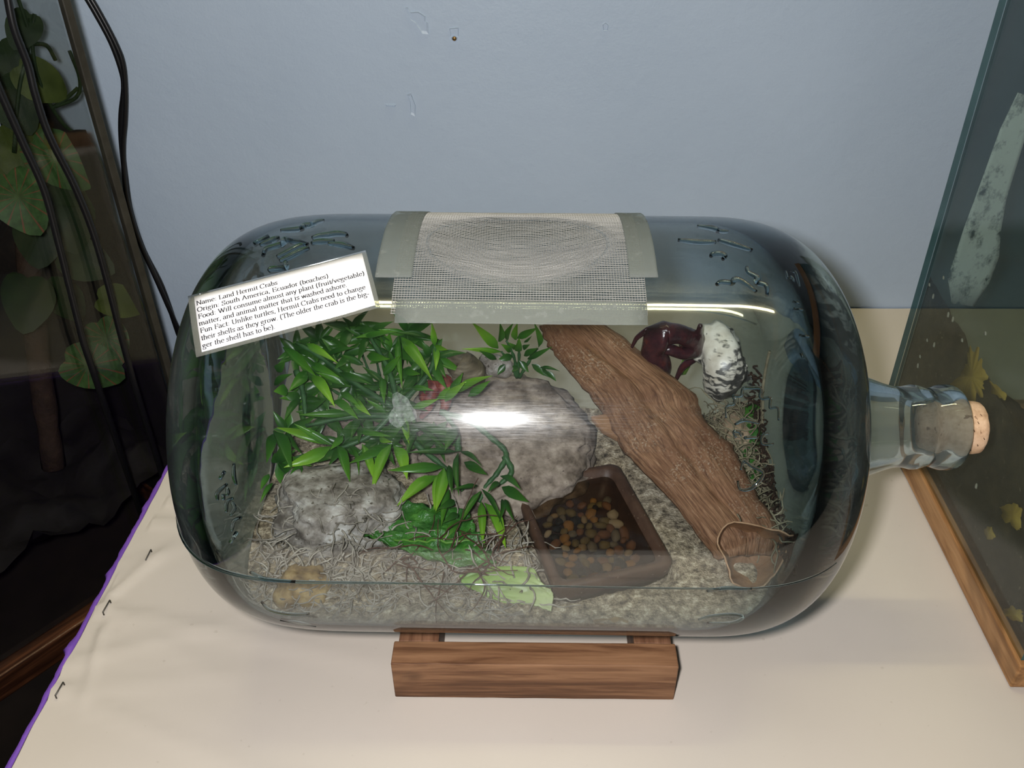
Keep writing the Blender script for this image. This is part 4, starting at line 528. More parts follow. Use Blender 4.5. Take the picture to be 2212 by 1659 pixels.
neck_o = [(.1985 + (x - .1985) * .87, r_) for x, r_ in neck_o]; neck_i = [(.1985 + (x - .1985) * .87 if x > .1985 else x, r_) for x, r_ in neck_i]
po = left_o + [(x, RB) for x in xb] + right_o + neck_o
pi_ = left_i + [(x, RI) for x in xb] + right_i
bo, bi = len(left_o), len(left_i)
NS = 192
prof = po + neck_i + pi_[::-1]
nO = len(po); nI = len(neck_i); tot = len(prof)
inner_index = lambda i: tot - 1 - i                     # inner profile index -> row
vs = []; refr = []
HX, HT_, HA, HB = -.0085, R(91.8), .049, .0355
def ell(x, th): return math.hypot((x - HX) / HA, (th - HT_) * RB / HB)
def rw(x):
    a = min(1, max(0, (-.168 - x) / .018)); b = min(1, max(0, (x - .146) / .022)); return max(a * a * (3 - 2 * a), b * b * (3 - 2 * b))
rows_in = set()
body_o = range(bo, bo + len(xb)); body_i = [inner_index(i) for i in range(bi, bi + len(xb))]
hole_rows = set(body_o) | set(body_i)
P = [[None] * NS for _ in range(tot)]; kill = set()
for i, (x, r_) in enumerate(prof):
    for j in range(NS):
        P[i][j] = (x, 2 * math.pi * j / NS, r_)
        if i in hole_rows and ell(x, 2 * math.pi * j / NS) < 1: kill.add((i, j))
faces = []; hole_edges = []
closed_pairs = [(i, i + 1) for i in range(tot - 1)]
snap = set()
for i, i2 in closed_pairs:
    for j in range(NS):
        j2 = (j + 1) % NS; q = ((i, j), (i, j2), (i2, j2), (i2, j))
        if any(k in kill for k in q): snap.update(k for k in q if k not in kill)
        else: faces.append(q)
for (i, j) in snap:
    x, th, r_ = P[i][j]; e = ell(x, th); P[i][j] = (HX + (x - HX) / e, HT_ + (th - HT_) / e, r_)
used = sorted({k for q in faces for k in q}); idx = {k: n for n, k in enumerate(used)}
for k in used:
    x, th, r_ = P[k[0]][k[1]]; vs.append((x, r_ * math.cos(th), r_ * math.sin(th))); refr.append(rw(x))
fs = [tuple(idx[k] for k in q) for q in faces]
# bridge the rim of the air hole between outer and inner skin
mirror = {}
for a, b in zip(body_o, body_i): mirror[a] = b
cnt = {}
for q in faces:
    for k in range(4):
        e = frozenset((q[k], q[(k + 1) % 4])); cnt[e] = cnt.get(e, 0) + 1
rim = []
for e, c_ in cnt.items():
    if c_ == 1:
        a, b = tuple(e)
        if a in snap and b in snap and a[0] in mirror and b[0] in mirror: rim.append((a, b))
for a, b in rim:
    fs.append((idx[a], idx[b], idx[(mirror[b[0]], b[1])], idx[(mirror[a[0]], a[1])]))
mb = MB().add(vs, fs)
M_GLASS = thin_glass('carboy_glass', (.975, .985, .988), .004, .04, emb=True)
body = mb.build('bottle_body', M_GLASS, cb, local=True, recalc=True)
at = body.data.attributes.new('refr', 'FLOAT', 'POINT'); at.data.foreach_set('value', refr)
nrim = len(rim)
for p in list(body.data.polygons)[-nrim:]: p.use_smooth = False
bm = bmesh.new(); bm.from_mesh(body.data)
rimset = {frozenset((idx[a], idx[b])) for a, b in rim} | {frozenset((idx[(mirror[a[0]], a[1])], idx[(mirror[b[0]], b[1])])) for a, b in rim}
for e in bm.edges:
    if frozenset((e.verts[0].index, e.verts[1].index)) in rimset: e.smooth = False
bm.to_mesh(body.data); bm.free()
def rout(x):
    if x < -.089: return RB * max(0, 1 - min(1, (-.089 - x) / .1181) ** 3.64) ** (1 / 3.64)
    if x > .0987: return RB * max(0, 1 - min(1, (x - .0987) / .0971) ** 2.81) ** (1 / 2.81)
    return RB
def onb(x, deg, dr=0.0):             # point on the bottle, local
    r_ = rout(x) + dr; a = R(deg); return Vector((x, r_ * math.cos(a), r_ * math.sin(a)))
M_EMB = refr_glass('moulded_glass_relief', (.74, .82, .85))
def relief(polys, name, rad):
    for pl_ in polys:
        mb = MB(); q = catmull([(a, b, 0) for a, b in pl_], 5); pts = [onb(p.x, p.y, -.0006) for p in q]; k = len(pts)
        mb.tube(pts, [rad * (.55 + .45 * math.sin(math.pi * (i + .5) / k)) for i in range(k)], 8).build(name, M_EMB, cb, local=True)
relief(ORN_A, 'embossed_ornament', .0019); relief(ORN_B, 'embossed_ornament', .0017); relief(ORN_C, 'embossed_ornament', .0009)
relief(ORN_D, 'embossed_lettering', .0012); relief(ORN_E, 'embossed_lettering', .0008); relief(ORN_F, 'embossed_ornament', .0010); relief(ORN_G, 'embossed_ornament', .0011)
for d in (183.2, 3.0):
    xs = [-.200 + .365 * i / 120 for i in range(121)]
    MB().tube([onb(x, d + .25 * math.sin(x * 25), -.0003) for x in xs], [.0005 + .0009 * max(0, -x - .06) / .14 for x in xs], 8).build('mould_seam', M_EMB, cb, local=True)
# scuffed pit in the glass
t = NT('scuffed_glass'); df = t.n('ShaderNodeBsdfDiffuse'); df.inputs[0].default_value = (.72, .80, .80, 1); tr = t.n('ShaderNodeBsdfTransparent'); mx = t.n('ShaderNodeMixShader')
k = t.ramp(t.noise(t.coord((1, 1, 1)), 420, 5, .7), [(.35, (.03,) * 3), (.8, (.17,) * 3)]); t.l(k, mx.inputs[0]); t.l(tr.outputs[0], mx.inputs[1]); t.l(df.outputs[0], mx.inputs[2]); t.l(mx.outputs[0], t.out.inputs[0]); M_PIT = t.mat
rows = []
for i in range(9):
    rows.append([])
    for j in range(21):
        rr = i / 8; a = 2 * math.pi * j / 20; wob = 1 + .22 * math.sin(3 * a + 1) + .12 * math.sin(5 * a)
        rows[-1].append(onb(-.0645 + .0062 * rr * wob * math.cos(a), 139.6 + 3.6 * rr * wob * math.sin(a), .0003 + .0006 * (1 - rr * rr)))
MB().grid(rows).build('scuff_mark', M_PIT, cb, local=True)

# ---------------------------------------------------------------- cork
M_CORK = pm('cork', [(.3, (.42, .26, .15)), (.55, (.62, .42, .27)), (.8, (.70, .50, .34))], 160, .8, .5, .001, fine=(300, .66, (.28, .16, .09)))
ck = thing('cork_stopper', 'pale brown cork pushed into the bottle neck', 'cork', TM @ Vector((.2670, 0, 0)), (0, TILT, 0))
mb = MB().lathe([(-.016, .0001), (-.016, .0158), (-.002, .0164), (.012, .0168), (.0150, .0163), (.0160, .0150), (.0163, .010), (.0161, .0001)], 36)
mb.v = [(a + .0005 * noise.noise(Vector((a, b, c_)) * 300), b * (1 + .02 * noise.noise(Vector((a, b, c_)) * 250)), c_ * (1 + .02 * noise.noise(Vector((a, b, c_)) * 250))) for a, b, c_ in mb.v]
mb.build('stopper', M_CORK, ck, local=True)
for k_ in range(9):
    a = R(95 + k_ * 17); x = .004 + .0013 * (k_ * 5 % 7); p = Vector((x, .01655 * math.cos(a), .01655 * math.sin(a))); q = Vector((x + .0008, .01655 * math.cos(a + .09), .01655 * math.sin(a + .09)))
    MB().tube([p, (p + q) / 2, q], .00035, 5).build('pore', plain('cork_pore', (.12, .06, .03), .9) if k_ == 0 else bpy.data.materials['cork_pore'], ck, local=True)

# ---------------------------------------------------------------- screen over the air hole
M_WIRE = plain('grey_fibreglass_wire', (.27, .27, .26), .5, .4)
M_TAPE = NT('clear_grey_tape'); t = M_TAPE
tr = t.n('ShaderNodeBsdfTransparent'); tr.inputs[0].default_value = (.85, .88, .86, 1); df = t.n('ShaderNodeBsdfPrincipled'); df.inputs['Base Color'].default_value = (.21, .228, .215, 1); df.inputs['Roughness'].default_value = .5; df.inputs['Specular IOR Level'].default_value = .2
sp = t.ramp(t.noise(t.coord(), 190, 2, .5), [(.60, (.42,) * 3), (.68, (.56,) * 3)]); mx = t.n('ShaderNodeMixShader'); t.l(sp, mx.inputs[0]); t.l(tr.outputs[0], mx.inputs[1]); t.l(df.outputs[0], mx.inputs[2]); t.l(mx.outputs[0], t.out.inputs[0]); M_TAPE = t.mat
sc = thing('mesh_screen', 'grey mesh screen taped over the air hole in the bottle', 'screen', (0, 0, AZ), (0, TILT, 0))
SX0, SX1, SA0, SA1 = -.0722, .0585, 58.0, 117.0
def scr(x, deg, dr=0):
    e = ell(x, R(deg)); sag = 0
    if e < 1.12: sag = .010 * max(0, 1 - (e / 1.12) ** 2) ** 1.3
    r_ = RB + .0008 - sag + dr + .0003 * noise.noise(Vector((x * 60, deg * .3, 0))); a = R(deg); return Vector((x, r_ * math.cos(a), r_ * math.sin(a)))
mb = MB(); nxw, naw = 91, 92; WR = .00023
for i in range(nxw):
    x = SX0 + (SX1 - SX0) * i / (nxw - 1)
    mb.tube([scr(x + .0004 * noise.noise(Vector((x * 40, k_ * .1, 4))), SA0 + (SA1 + .5 * noise.noise(Vector((x * 700, 0, 0))) - SA0) * k_ / 44, .0001 if k_ % 2 else -.0001) for k_ in range(45)], WR, 3, False)
mb.build('warp_wires', M_WIRE, sc, local=True)['kind'] = 'stuff'
mb = MB()
for k_ in range(naw):
    dg = SA0 + (SA1 - SA0) * k_ / (naw - 1)
    mb.tube([scr(SX0 - .0006 * random.random() + (SX1 - SX0) * i / 60, dg + .15 * noise.noise(Vector((i * .15, k_, 2)))) for i in range(61)], WR, 3, False)
mb.build('weft_wires', M_WIRE, sc, local=True)['kind'] = 'stuff'
def tape(x0, x1, a0, a1, rnd=0, nm='tape_strip'):
    rows = []
    for i in range(25):
        dg = a0 + (a1 - a0) * i / 24; row = []
        for j in range(13):
            x = x0 + (x1 - x0) * j / 12; d2 = dg
            row.append(scr(x, d2, .0007 + .0002 * noise.noise(Vector((x * 90, dg * .2, 5)))))
        rows.append(row)
    return MB().grid(rows).build(nm, M_TAPE, sc, local=True, solid=.00025)
tape(-.0700, .0583, 113.6, 119.6); tape(-.0826, -.0632, 57, 107.0); tape(.0505, .0655, 57, 106.3); tape(-.0745, .0590, 55, 60)

# ---------------------------------------------------------------- the card
c0, c1, c2, c3 = [Vector(p) for p in CARD]           # tl, tr, br, bl
U = ((c1 - c0) + (c2 - c3)) / 2; V = ((c3 - c0) + (c2 - c1)) / 2; CN = U.cross(V).normalized(); CN = -CN if CN.z < 0 else CN
def cpt(u, v, h=0): return c0.lerp(c1, u).lerp(c3.lerp(c2, u), v) + CN * (h + .0022 * math.sin(math.pi * min(1, max(0, v))) * .5)
card = thing('label_card', 'laminated white card of printed facts lying on the bottle, upper left', 'label', tuple(cpt(.5, .5)))
M_LAM = thin_glass('laminate_film', (.90, .91, .88), .05, .06, .10, (.75, .75, .68))
t = NT('white_card'); t.principled(t.ramp(t.noise(t.coord(), 80, 3), [(.2, (.72, .72, .75)), (.8, (.76, .76, .78))]), .45, None, .3); M_PAPER = t.mat
t = NT('black_ink'); t.principled(t.ramp(t.noise(t.coord(), 900, 2), [(.3, (.012, .012, .016)), (.7, (.03, .03, .035))]), .6, None, .2); M_INK = t.mat
def sheet(u0, u1, v0, v1, h, nm, mat, sol): return MB().grid([[cpt(u0 + (u1 - u0) * i / 12, v0 + (v1 - v0) * j / 8, h) for i in range(13)] for j in range(9)]).build(nm, mat, card, solid=sol)
sheet(0, 1, 0, 1, .0, 'laminate', M_LAM, .00035)
PU0, PU1, PV0, PV1 = .034, .976, .045, .955
sheet(PU0, PU1, PV0, PV1, .0005, 'paper', M_PAPER, .00018)
# a small serif alphabet, drawn with a broad pen: strokes are thick where they run upright
def arc(cx, cy, rx, ry, a0, a1, n=14): return [(cx + rx * math.cos(R(a0 + (a1 - a0) * i / n)), cy + ry * math.sin(R(a0 + (a1 - a0) * i / n))) for i in range(n + 1)]
def sf(x, y, w=9): return [(x - w, y), (x + w, y)]
G = {' ': (24, []),
 'a': (43, [arc(19, 33, 13, 11, 165, 0) + [(32, 33), (32, 8), (36, 2), (42, 5)], [(32, 26)] + arc(17, 13, 12, 12, 80, 300) + [(32, 10)]]),
 'b': (48, [[(3, 66), (11, 68), (11, 2)], [(11, 30)] + arc(26, 22, 16, 21, 140, -140) + [(11, 6)]]),
 'c': (43, [arc(24, 22, 17, 21, 45, 320)]),
 'd': (49, [[(28, 66), (37, 68), (37, 2), (46, 2)], [(37, 34)] + arc(22, 22, 16, 21, 50, 315) + [(37, 8)]]),
 'e': (43, [[(6, 26), (39, 26)] + arc(23, 23, 17, 21, 8, 318)]),
 'f': (31, [[(14, 1), (14, 54)] + arc(25, 56, 11, 11, 175, 45, 8), sf(16, 43, 12), sf(15, 1, 10)]),
 'g': (47, [arc(21, 30, 13, 13, 0, 360, 18), [(32, 39), (44, 41)], [(13, 19), (8, 11), (14, 5), (34, 2)] + arc(22, -9, 18, 11, 45, -200, 14)]),
 'h': (50, [[(3, 66), (11, 68), (11, 1)], [(11, 32)] + arc(25, 30, 14, 13, 150, 0, 8) + [(39, 1)], sf(11, 1, 8), sf(40, 1, 8)]),
 'i': (26, [[(4, 43), (13, 45), (13, 1)], sf(13, 1, 9), [(13, 57), (13, 64)]]),
 'k': (48, [[(3, 66), (11, 68), (11, 1)], [(38, 43), (14, 20)], [(20, 26), (42, 1)], sf(11, 1, 8), sf(41, 1, 7), sf(36, 43, 8)]),
 'l': (26, [[(4, 66), (13, 68), (13, 1)], sf(13, 1, 9)]),
 'm': (76, [[(3, 43), (11, 45), (11, 1)], [(11, 33)] + arc(24, 30, 13, 13, 150, 0, 8) + [(37, 1)], [(37, 33)] + arc(51, 30, 13, 13, 150, 0, 8) + [(64, 1)], sf(11, 1, 8), sf(38, 1, 8), sf(65, 1, 8)]),
 'n': (50, [[(3, 43), (11, 45), (11, 1)], [(11, 32)] + arc(25, 30, 14, 13, 150, 0, 8) + [(39, 1)], sf(11, 1, 8), sf(40, 1, 8)]),
 'o': (48, [arc(24, 22, 18, 21, 0, 360, 20)]),
 'p': (48, [[(3, 43), (11, 45), (11, -20)], [(11, 32)] + arc(26, 22, 16, 21, 140, -140) + [(11, 8)], sf(12, -20, 9)]),
 'r': (34, [[(3, 43), (12, 45), (12, 1)], [(12, 31), (18, 41), (26, 43), (31, 39)], sf(13, 1, 9)]),
 's': (38, [[(31, 36)] + arc(19, 34, 11, 9, 30, 200, 8) + [(19, 23)] + arc(19, 11, 12, 10, 60, -150, 10), [(31, 43), (31, 33)], [(6, 10), (6, 1)]]),
 't': (29, [[(14, 58), (14, 8)] + arc(21, 8, 7, 7, 180, 310, 6), sf(15, 43, 11)]),
 'u': (50, [[(3, 43), (11, 43), (11, 14)] + arc(23, 13, 12, 12, 180, 330, 8), [(30, 43), (38, 43), (38, 1), (47, 2)]]),
 'v': (46, [[(6, 43), (23, 1)], [(40, 43), (23, 1)], sf(7, 43, 7), sf(38, 43, 7)]),
 'w': (68, [[(6, 43), (21, 1)], [(34, 43), (21, 1)], [(33, 43), (48, 1)], [(62, 43), (48, 1)], sf(7, 43, 7), sf(34, 43, 7), sf(60, 43, 7)]),
 'y': (46, [[(6, 43), (23, 3)], [(40, 43), (20, -14), (12, -20), (6, -17)], sf(7, 43, 7), sf(38, 43, 7)]),
 'N': (70, [[(12, 1), (12, 65)], [(12, 65), (56, 1)], [(57, 1), (57, 65)], sf(11, 1, 9), sf(57, 65, 9), sf(9, 65, 7)]),
 'L': (58, [[(15, 1), (15, 65)], [(8, 1), (50, 1), (54, 15)], sf(16, 65, 11)]),
 'H': (70, [[(14, 1), (14, 65)], [(55, 1), (55, 65)], [(14, 34), (55, 34)], sf(14, 1, 10), sf(14, 65, 10), sf(55, 1, 10), sf(55, 65, 10)]),
 'C': (66, [arc(35, 33, 29, 33, 40, 320, 20), [(57, 66), (58, 50)]]),
 'O': (71, [arc(35, 33, 29, 33, 0, 360, 24)]),
 'S': (54, [[(44, 52)] + arc(27, 50, 16, 15, 25, 215, 10) + [(27, 34)] + arc(26, 17, 18, 16, 65, -155, 12), [(45, 65), (45, 50)], [(8, 16), (8, 0)]]),
 'A': (70, [[(9, 1), (35, 66)], [(34, 66), (60, 1)], [(18, 24), (50, 24)], sf(9, 1, 8), sf(60, 1, 9)]),
 'E': (60, [[(15, 1), (15, 65)], [(8, 65), (51, 65), (52, 52)], [(15, 34), (42, 34)], [(8, 1), (52, 1), (55, 15)], [(42, 40), (42, 28)]]),
 'F': (55, [[(15, 1), (15, 65)], [(8, 65), (49, 65), (50, 51)], [(15, 34), (40, 34)], sf(16, 1, 11), [(40, 40), (40, 28)]]),
 'W': (92, [[(8, 65), (28, 1)], [(46, 60), (28, 1)], [(44, 65), (64, 1)], [(84, 65), (64, 1)], sf(9, 65, 9), sf(82, 65, 9), sf(44, 65, 8)]),
 'U': (70, [[(14, 65), (14, 22)] + arc(35, 21, 21, 20, 180, 360, 12) + [(57, 65)], sf(14, 65, 10), sf(57, 65, 8)]),
 'T': (60, [[(30, 1), (30, 65)], [(5, 51), (7, 65), (53, 65), (55, 51)], sf(30, 1, 11)]),
 ':': (26, [[(12, 2), (12, 9)], [(12, 34), (12, 41)]]), '.': (24, [[(11, 1), (11, 8)]]), ',': (24, [[(12, 8), (12, 1), (8, -9)]]),
 '(': (32, [arc(34, 27, 24, 44, 118, 242, 12)]), ')': (32, [arc(-2, 27, 24, 44, 62, -62, 12)]), '/': (28, [[(0, -2), (26, 68)]]), '-': (32, [[(4, 21), (27, 21)], [(4, 24), (27, 24)]])}
LINES = [('Name: Land Hermit Crabs', .49), ('Origin: South America, Ecuador (beaches)', .79), ('Food: Will consume almost any plant (fruit/vegetable)', 1.0), ('matter, and animal matter that is washed ashore.', .885),
         ('Fun Fact: Unlike turtles, Hermit Crabs need to change', .985), ('their shells as they grow. (The older the crab is the big-', .998), ('ger the shell has to be).', .43)]
mb = MB()
KV = .0052 / 100 * 1.0
for li, (txt, uend) in enumerate(LINES):
    adv = sum(G[ch][0] for ch in txt); u0 = .008; su = (uend - u0) * (PU1 - PU0) * .985 / adv
    vb = PV0 + (PV1 - PV0) * (.185 + .1265 * li); sv = .00112; x = 0
    for ch in txt:
        a_, strokes = G[ch]
        for s_ in strokes:
            for (ax, ay), (bx, by) in zip(s_[:-1], s_[1:]):
                dx, dy = bx - ax, by - ay; L_ = math.hypot(dx, dy)
                if L_ < 1e-6: continue
                w_ = (5.2 + 7.0 * abs(dy) / L_) / 2; nx_, ny_ = -dy / L_ * w_, dx / L_ * w_; ex, ey = dx / L_ * .8, dy / L_ * .8
                q = [(ax - ex + nx_, ay - ey + ny_), (bx + ex + nx_, by + ey + ny_), (bx + ex - nx_, by + ey - ny_), (ax - ex - nx_, ay - ey - ny_)]
                mb.add([cpt(PU0 + u0 * .9 + (x + qx) * su, vb - qy * sv, .00066) for qx, qy in q], [(0, 1, 2, 3)])
        x += a_
mb.build('printed_text', M_INK, card, smooth=False)
# ================================================================ inside the bottle
def inside(p, m=.0025):               # push a world point inside the inner skin
    q = TM.inverted() @ Vector(p); q.x = max(-.178, min(.164, q.x)); r_ = rin(q.x) - m; l_ = math.hypot(q.y, q.z)
    if l_ > r_: q.y *= r_ / l_; q.z *= r_ / l_
    return TM @ q
def clampmb(mb, m=.0025): mb.v = [tuple(inside(v, m)) for v in mb.v]; return mb
# dish frame
DC = Vector((.0390, -.0205, 0)); DL = Vector((.283, -.959, 0)).normalized(); DW = Vector((.959, .283, 0)).normalized(); DHL, DHW = .0510, .0395
def dish_uv(x, y): d = Vector((x, y, 0)) - DC; return d.dot(DL), d.dot(DW)
def sand_h(x, y):                     # world height of the sand
    z = .0915 + .010 * max(0, y) / .1 + .0022 * fbm((x * 28, y * 28, 0), 3) + .0007 * fbm((x * 160, y * 160, 3), 2)
    z += .006 * math.exp(-(((x - .15) / .04) ** 2 + ((y - .07) / .05) ** 2))
    u, v = dish_uv(x, y)
    m = max(abs(u) - DHL - .002, abs(v) - DHW - .002)
    if m < 0: z = min(z, .072)
    elif m < .004: z = .072 + (z - .072) * min(1, .6 + m / .004)
    return z
M_SAND = NT('speckled_sand'); t = M_SAND; v = t.coord()
n1 = t.noise(v, 190, 6, .75); n2 = t.noise(v, 22, 4, .6); n3 = t.noise(v, 700, 2, .5)
c = t.ramp(n1, [(.34, (.035, .026, .018)), (.45, (.22, .17, .11)), (.55, (.44, .355, .24)), (.66, (.78, .68, .52))])
c = t.mixc(t.ramp(n2, [(.35, (0, 0, 0)), (.65, (.6, .6, .6))]), c, t.ramp(n1, [(.3, (.06, .05, .04)), (.7, (.34, .30, .25))]))
t.principled(c, .9, t.bump(t.math('ADD', n1, n3), .9, .0016), .2); M_SAND = t.mat
mb = MB(); rings = []; NX, NTOP, NBOT = 150, 96, 30
for i in range(NX + 1):
    x = -.1845 + .3505 * i / NX; r_ = rin(x) - .0012; axz = AZ - math.sin(TILT) * x; ring = []
    zrel = min(-.02, max(-r_ * .97, .0915 - axz)); hw = math.sqrt(max(1e-8, r_ * r_ - zrel * zrel))
    if r_ < .0760: hw = .0004
    for k in range(NTOP + 1):
        s_ = math.sin(math.pi / 2 * (2 * k / NTOP - 1) * .999); y = s_ * hw; z = sand_h(x, y); zr = z - axz
        lim = math.sqrt(max(1e-9, r_ * r_ - y * y)); zr = max(zr, -lim * .999)
        if y * y + zr * zr > r_ * r_: zr = -lim
        ring.append((x, y, axz + zr))
    a0 = math.atan2(ring[-1][2] - axz, ring[-1][1]); a1 = math.atan2(ring[0][2] - axz, ring[0][1])
    if a1 > 0: a1 -= 2 * math.pi
    for k in range(1, NBOT):
        a = a0 + (a1 - a0) * k / NBOT; ring.append((x, r_ * math.cos(a), axz + r_ * math.sin(a)))
    rings.append(ring)
n = len(rings[0]); fs = []
for i in range(NX):
    for k in range(n): k2 = (k + 1) % n; fs.append((i * n + k, i * n + k2, (i + 1) * n + k2, (i + 1) * n + k))
fs += [tuple(range(n)), tuple(reversed([NX * n + k for k in range(n)]))]
mb.add([p for r_ in rings for p in r_], fs)
o = mb.build('sand_bed', M_SAND, None, recalc=True); tag(put(o, (0, 0, .045)), 'coarse grey-brown sand covering the bottom of the bottle', 'sand', kind='stuff')

# ---------------------------------------------------------------- stones
def rock(name, label, c_, r3, rot, mat, seed, amp=.22, freq=1.6, flat=.5, sub=5, group=None):
    bm = bmesh.new(); bmesh.ops.create_icosphere(bm, subdivisions=sub, radius=1.0)
    for v in bm.verts:
        p = v.co.copy(); d = 1 + amp * fbm(p * freq + Vector((seed, 0, 0)), 4) + .04 * fbm(p * 9 + Vector((seed, 3, 0)), 3)
        cell = noise.cell_vector(p * 1.3 + Vector((seed, 1, 2))); d += .05 * (cell.x - .5)
        v.co = p * d
        v.co.z = math.copysign(min(abs(v.co.z), flat + (abs(v.co.z) - flat) * .25) if abs(v.co.z) > flat else abs(v.co.z), v.co.z)
    me = bpy.data.meshes.new(name); bm.to_mesh(me); bm.free(); me.materials.append(mat)
    mt = Matrix.Translation(c_) @ Matrix.Rotation(R(rot[2]), 4, 'Z') @ Matrix.Rotation(R(rot[1]), 4, 'Y') @ Matrix.Rotation(R(rot[0]), 4, 'X') @ Matrix.Diagonal((*r3, 1))
    for v in me.vertices: v.co = inside(mt @ v.co) - Vector(c_)
    me.polygons.foreach_set('use_smooth', [True] * len(me.polygons))
    o = bpy.data.objects.new(name, me); col.objects.link(o); o.location = c_
    return tag(o, label, 'stone', group)
M_STC = pm('brown_grey_stone', [(.34, (.075, .055, .042)), (.46, (.19, .147, .118)), (.56, (.30, .24, .198)), (.68, (.43, .36, .30))], 75, .75, .5, .0015, fine=(420, .68, (.13, .10, .08)), detail=8)
M_STL = pm('pale_grey_stone', [(.34, (.09, .075, .062)), (.48, (.25, .22, .19)), (.58, (.40, .37, .335)), (.7, (.62, .60, .56))], 80, .7, .6, .0018, fine=(300, .64, (.12, .10, .08)), detail=8)
M_STY = pm('yellow_brown_stone', [(.35, (.10, .055, .018)), (.5, (.24, .15, .055)), (.66, (.38, .27, .12))], 110, .6, .4, .0012)
rock('flat_stone', 'large flat brown-grey stone in the middle between plant and bark', (-.022, .056, .1050), (.070, .066, .024), (9, 3, -12), M_STC, 3.1, .16, 1.5, .55)
rock('flat_stone', 'pale grey stone half covered in moss, front left', (-.126, -.010, .1040), (.044, .040, .027), (-8, 6, 25), M_STL, 9.4, .2, 1.4, .55)
rock('pebble_stone', 'small brown rounded stone among the leaves left of the scuff mark', (-.128, .058, .110), (.022, .020, .014), (0, 0, 10), M_STC, 14, .2, 1.4, .7, 4)
rock('pebble_stone', 'yellow-brown stone against the glass, lower left', (-.140, -.075, .0935), (.017, .015, .015), (0, 20, 30), M_STY, 5.2, .25, 1.5, .8, 4)
rock('pebble_stone', 'flat orange-brown pebble pressed against the front glass, right of the lettuce stalk', (.048, -.0985, .0865), (.016, .008, .007), (10, 0, 4), M_STY, 7.7, .2, 1.5, .7, 4)
rock('pebble_stone', 'buff lump of stone behind the right-hand lettuce scrap', (.150, .062, .104), (.020, .022, .020), (0, 10, 30), pm('buff_stone', [(.3, (.20, .14, .085)), (.7, (.42, .31, .21))], 60, .8, .6, .002), 8.3, .3, 1.6, .8, 4)
rock('stone_chip', 'thin pale stone chip standing behind the dark shell', (-.026, .098, .143), (.013, .006, .012), (10, 20, 0), M_STL, 21, .2, 1.5, .6, 4)

# ---------------------------------------------------------------- water dish with pebbles
M_DISH = pm('dark_brown_pottery', [(.3, (.042, .020, .012)), (.7, (.085, .044, .028))], 90, .45, .3, .001, fine=(380, .68, (.20, .15, .11)))
dish = thing('water_dish', 'brown rectangular water dish sunk in the sand', 'dish', (DC.x, DC.y, .0765))
def dloop(l_, w_, z, rad=.007, n=5):
    out = []
    for cu, cv, a0 in ((l_ - rad, w_ - rad, 0), (-(l_ - rad), w_ - rad, 90), (-(l_ - rad), -(w_ - rad), 180), (l_ - rad, -(w_ - rad), 270)):
        for k in range(n + 1):
            a = R(a0 + 90 * k / n); p = DC + DL * (cu + rad * math.cos(a)) + DW * (cv + rad * math.sin(a)); out.append((p.x, p.y, z))
    return out
loops = [dloop(DHL - .008, DHW - .008, .0765), dloop(DHL - .001, DHW - .001, .090), dloop(DHL, DHW, .0995), dloop(DHL - .0015, DHW - .0015, .1012), dloop(DHL - .0055, DHW - .0055, .1006), dloop(DHL - .0085, DHW - .0085, .093), dloop(DHL - .012, DHW - .012, .0825), dloop(DHL - .02, DHW - .02, .0812)]
mb = MB(); k = len(loops[0]); fs = []
for i in range(len(loops) - 1):
    for j in range(k): j2 = (j + 1) % k; fs.append((i * k + j, i * k + j2, (i + 1) * k + j2, (i + 1) * k + j))
fs += [tuple(reversed(range(k))), tuple((len(loops) - 1) * k + j for j in range(k))]
clampmb(mb.add([p for l_ in loops for p in l_], fs), .0015).build('basin', M_DISH, dish, recalc=True)
M_WATER = thin_glass('standing_water', (.50, .42, .32), .02, .025, bumpamt=.05, bscale=60)
clampmb(MB().add(dloop(DHL - .0078, DHW - .0078, .0962), [tuple(range(k))]), .0015).build('water', M_WATER, dish, smooth=False)
random.seed(11)
pmats = [pm('pebble_%s' % nm, [(.3, tuple(a * .6 for a in c_)), (.7, c_)], 120, .5, .15, .0006) for nm, c_ in (('white', (.62, .58, .50)), ('amber', (.48, .27, .07)), ('grey', (.28, .26, .22)), ('olive', (.27, .22, .09)), ('brown', (.30, .15, .07)), ('black', (.035, .032, .03)), ('tan', (.46, .36, .22)))]
pmesh = []
for k_ in range(7):
    for mi in range(7):
        bm = bmesh.new(); bmesh.ops.create_icosphere(bm, subdivisions=2, radius=1)
        for v in bm.verts:
            p = v.co.copy(); v.co = Vector((p.x * (1.25 if k_ % 2 else 1.0), p.y * .85, p.z * .6)) * (1 + .22 * fbm(p * 1.4 + Vector((k_ * 7, 0, 0)), 2))
        me = bpy.data.meshes.new('pebble'); bm.to_mesh(me); bm.free(); me.polygons.foreach_set('use_smooth', [True] * len(me.polygons)); me.materials.append(pmats[mi]); pmesh.append(me)
    if k_ == 1: break
cols = ['white', 'amber', 'grey', 'olive', 'brown', 'black', 'tan']
wts = [2, 4, 3, 5, 6, 3, 3]
cnt = 0; placed = []
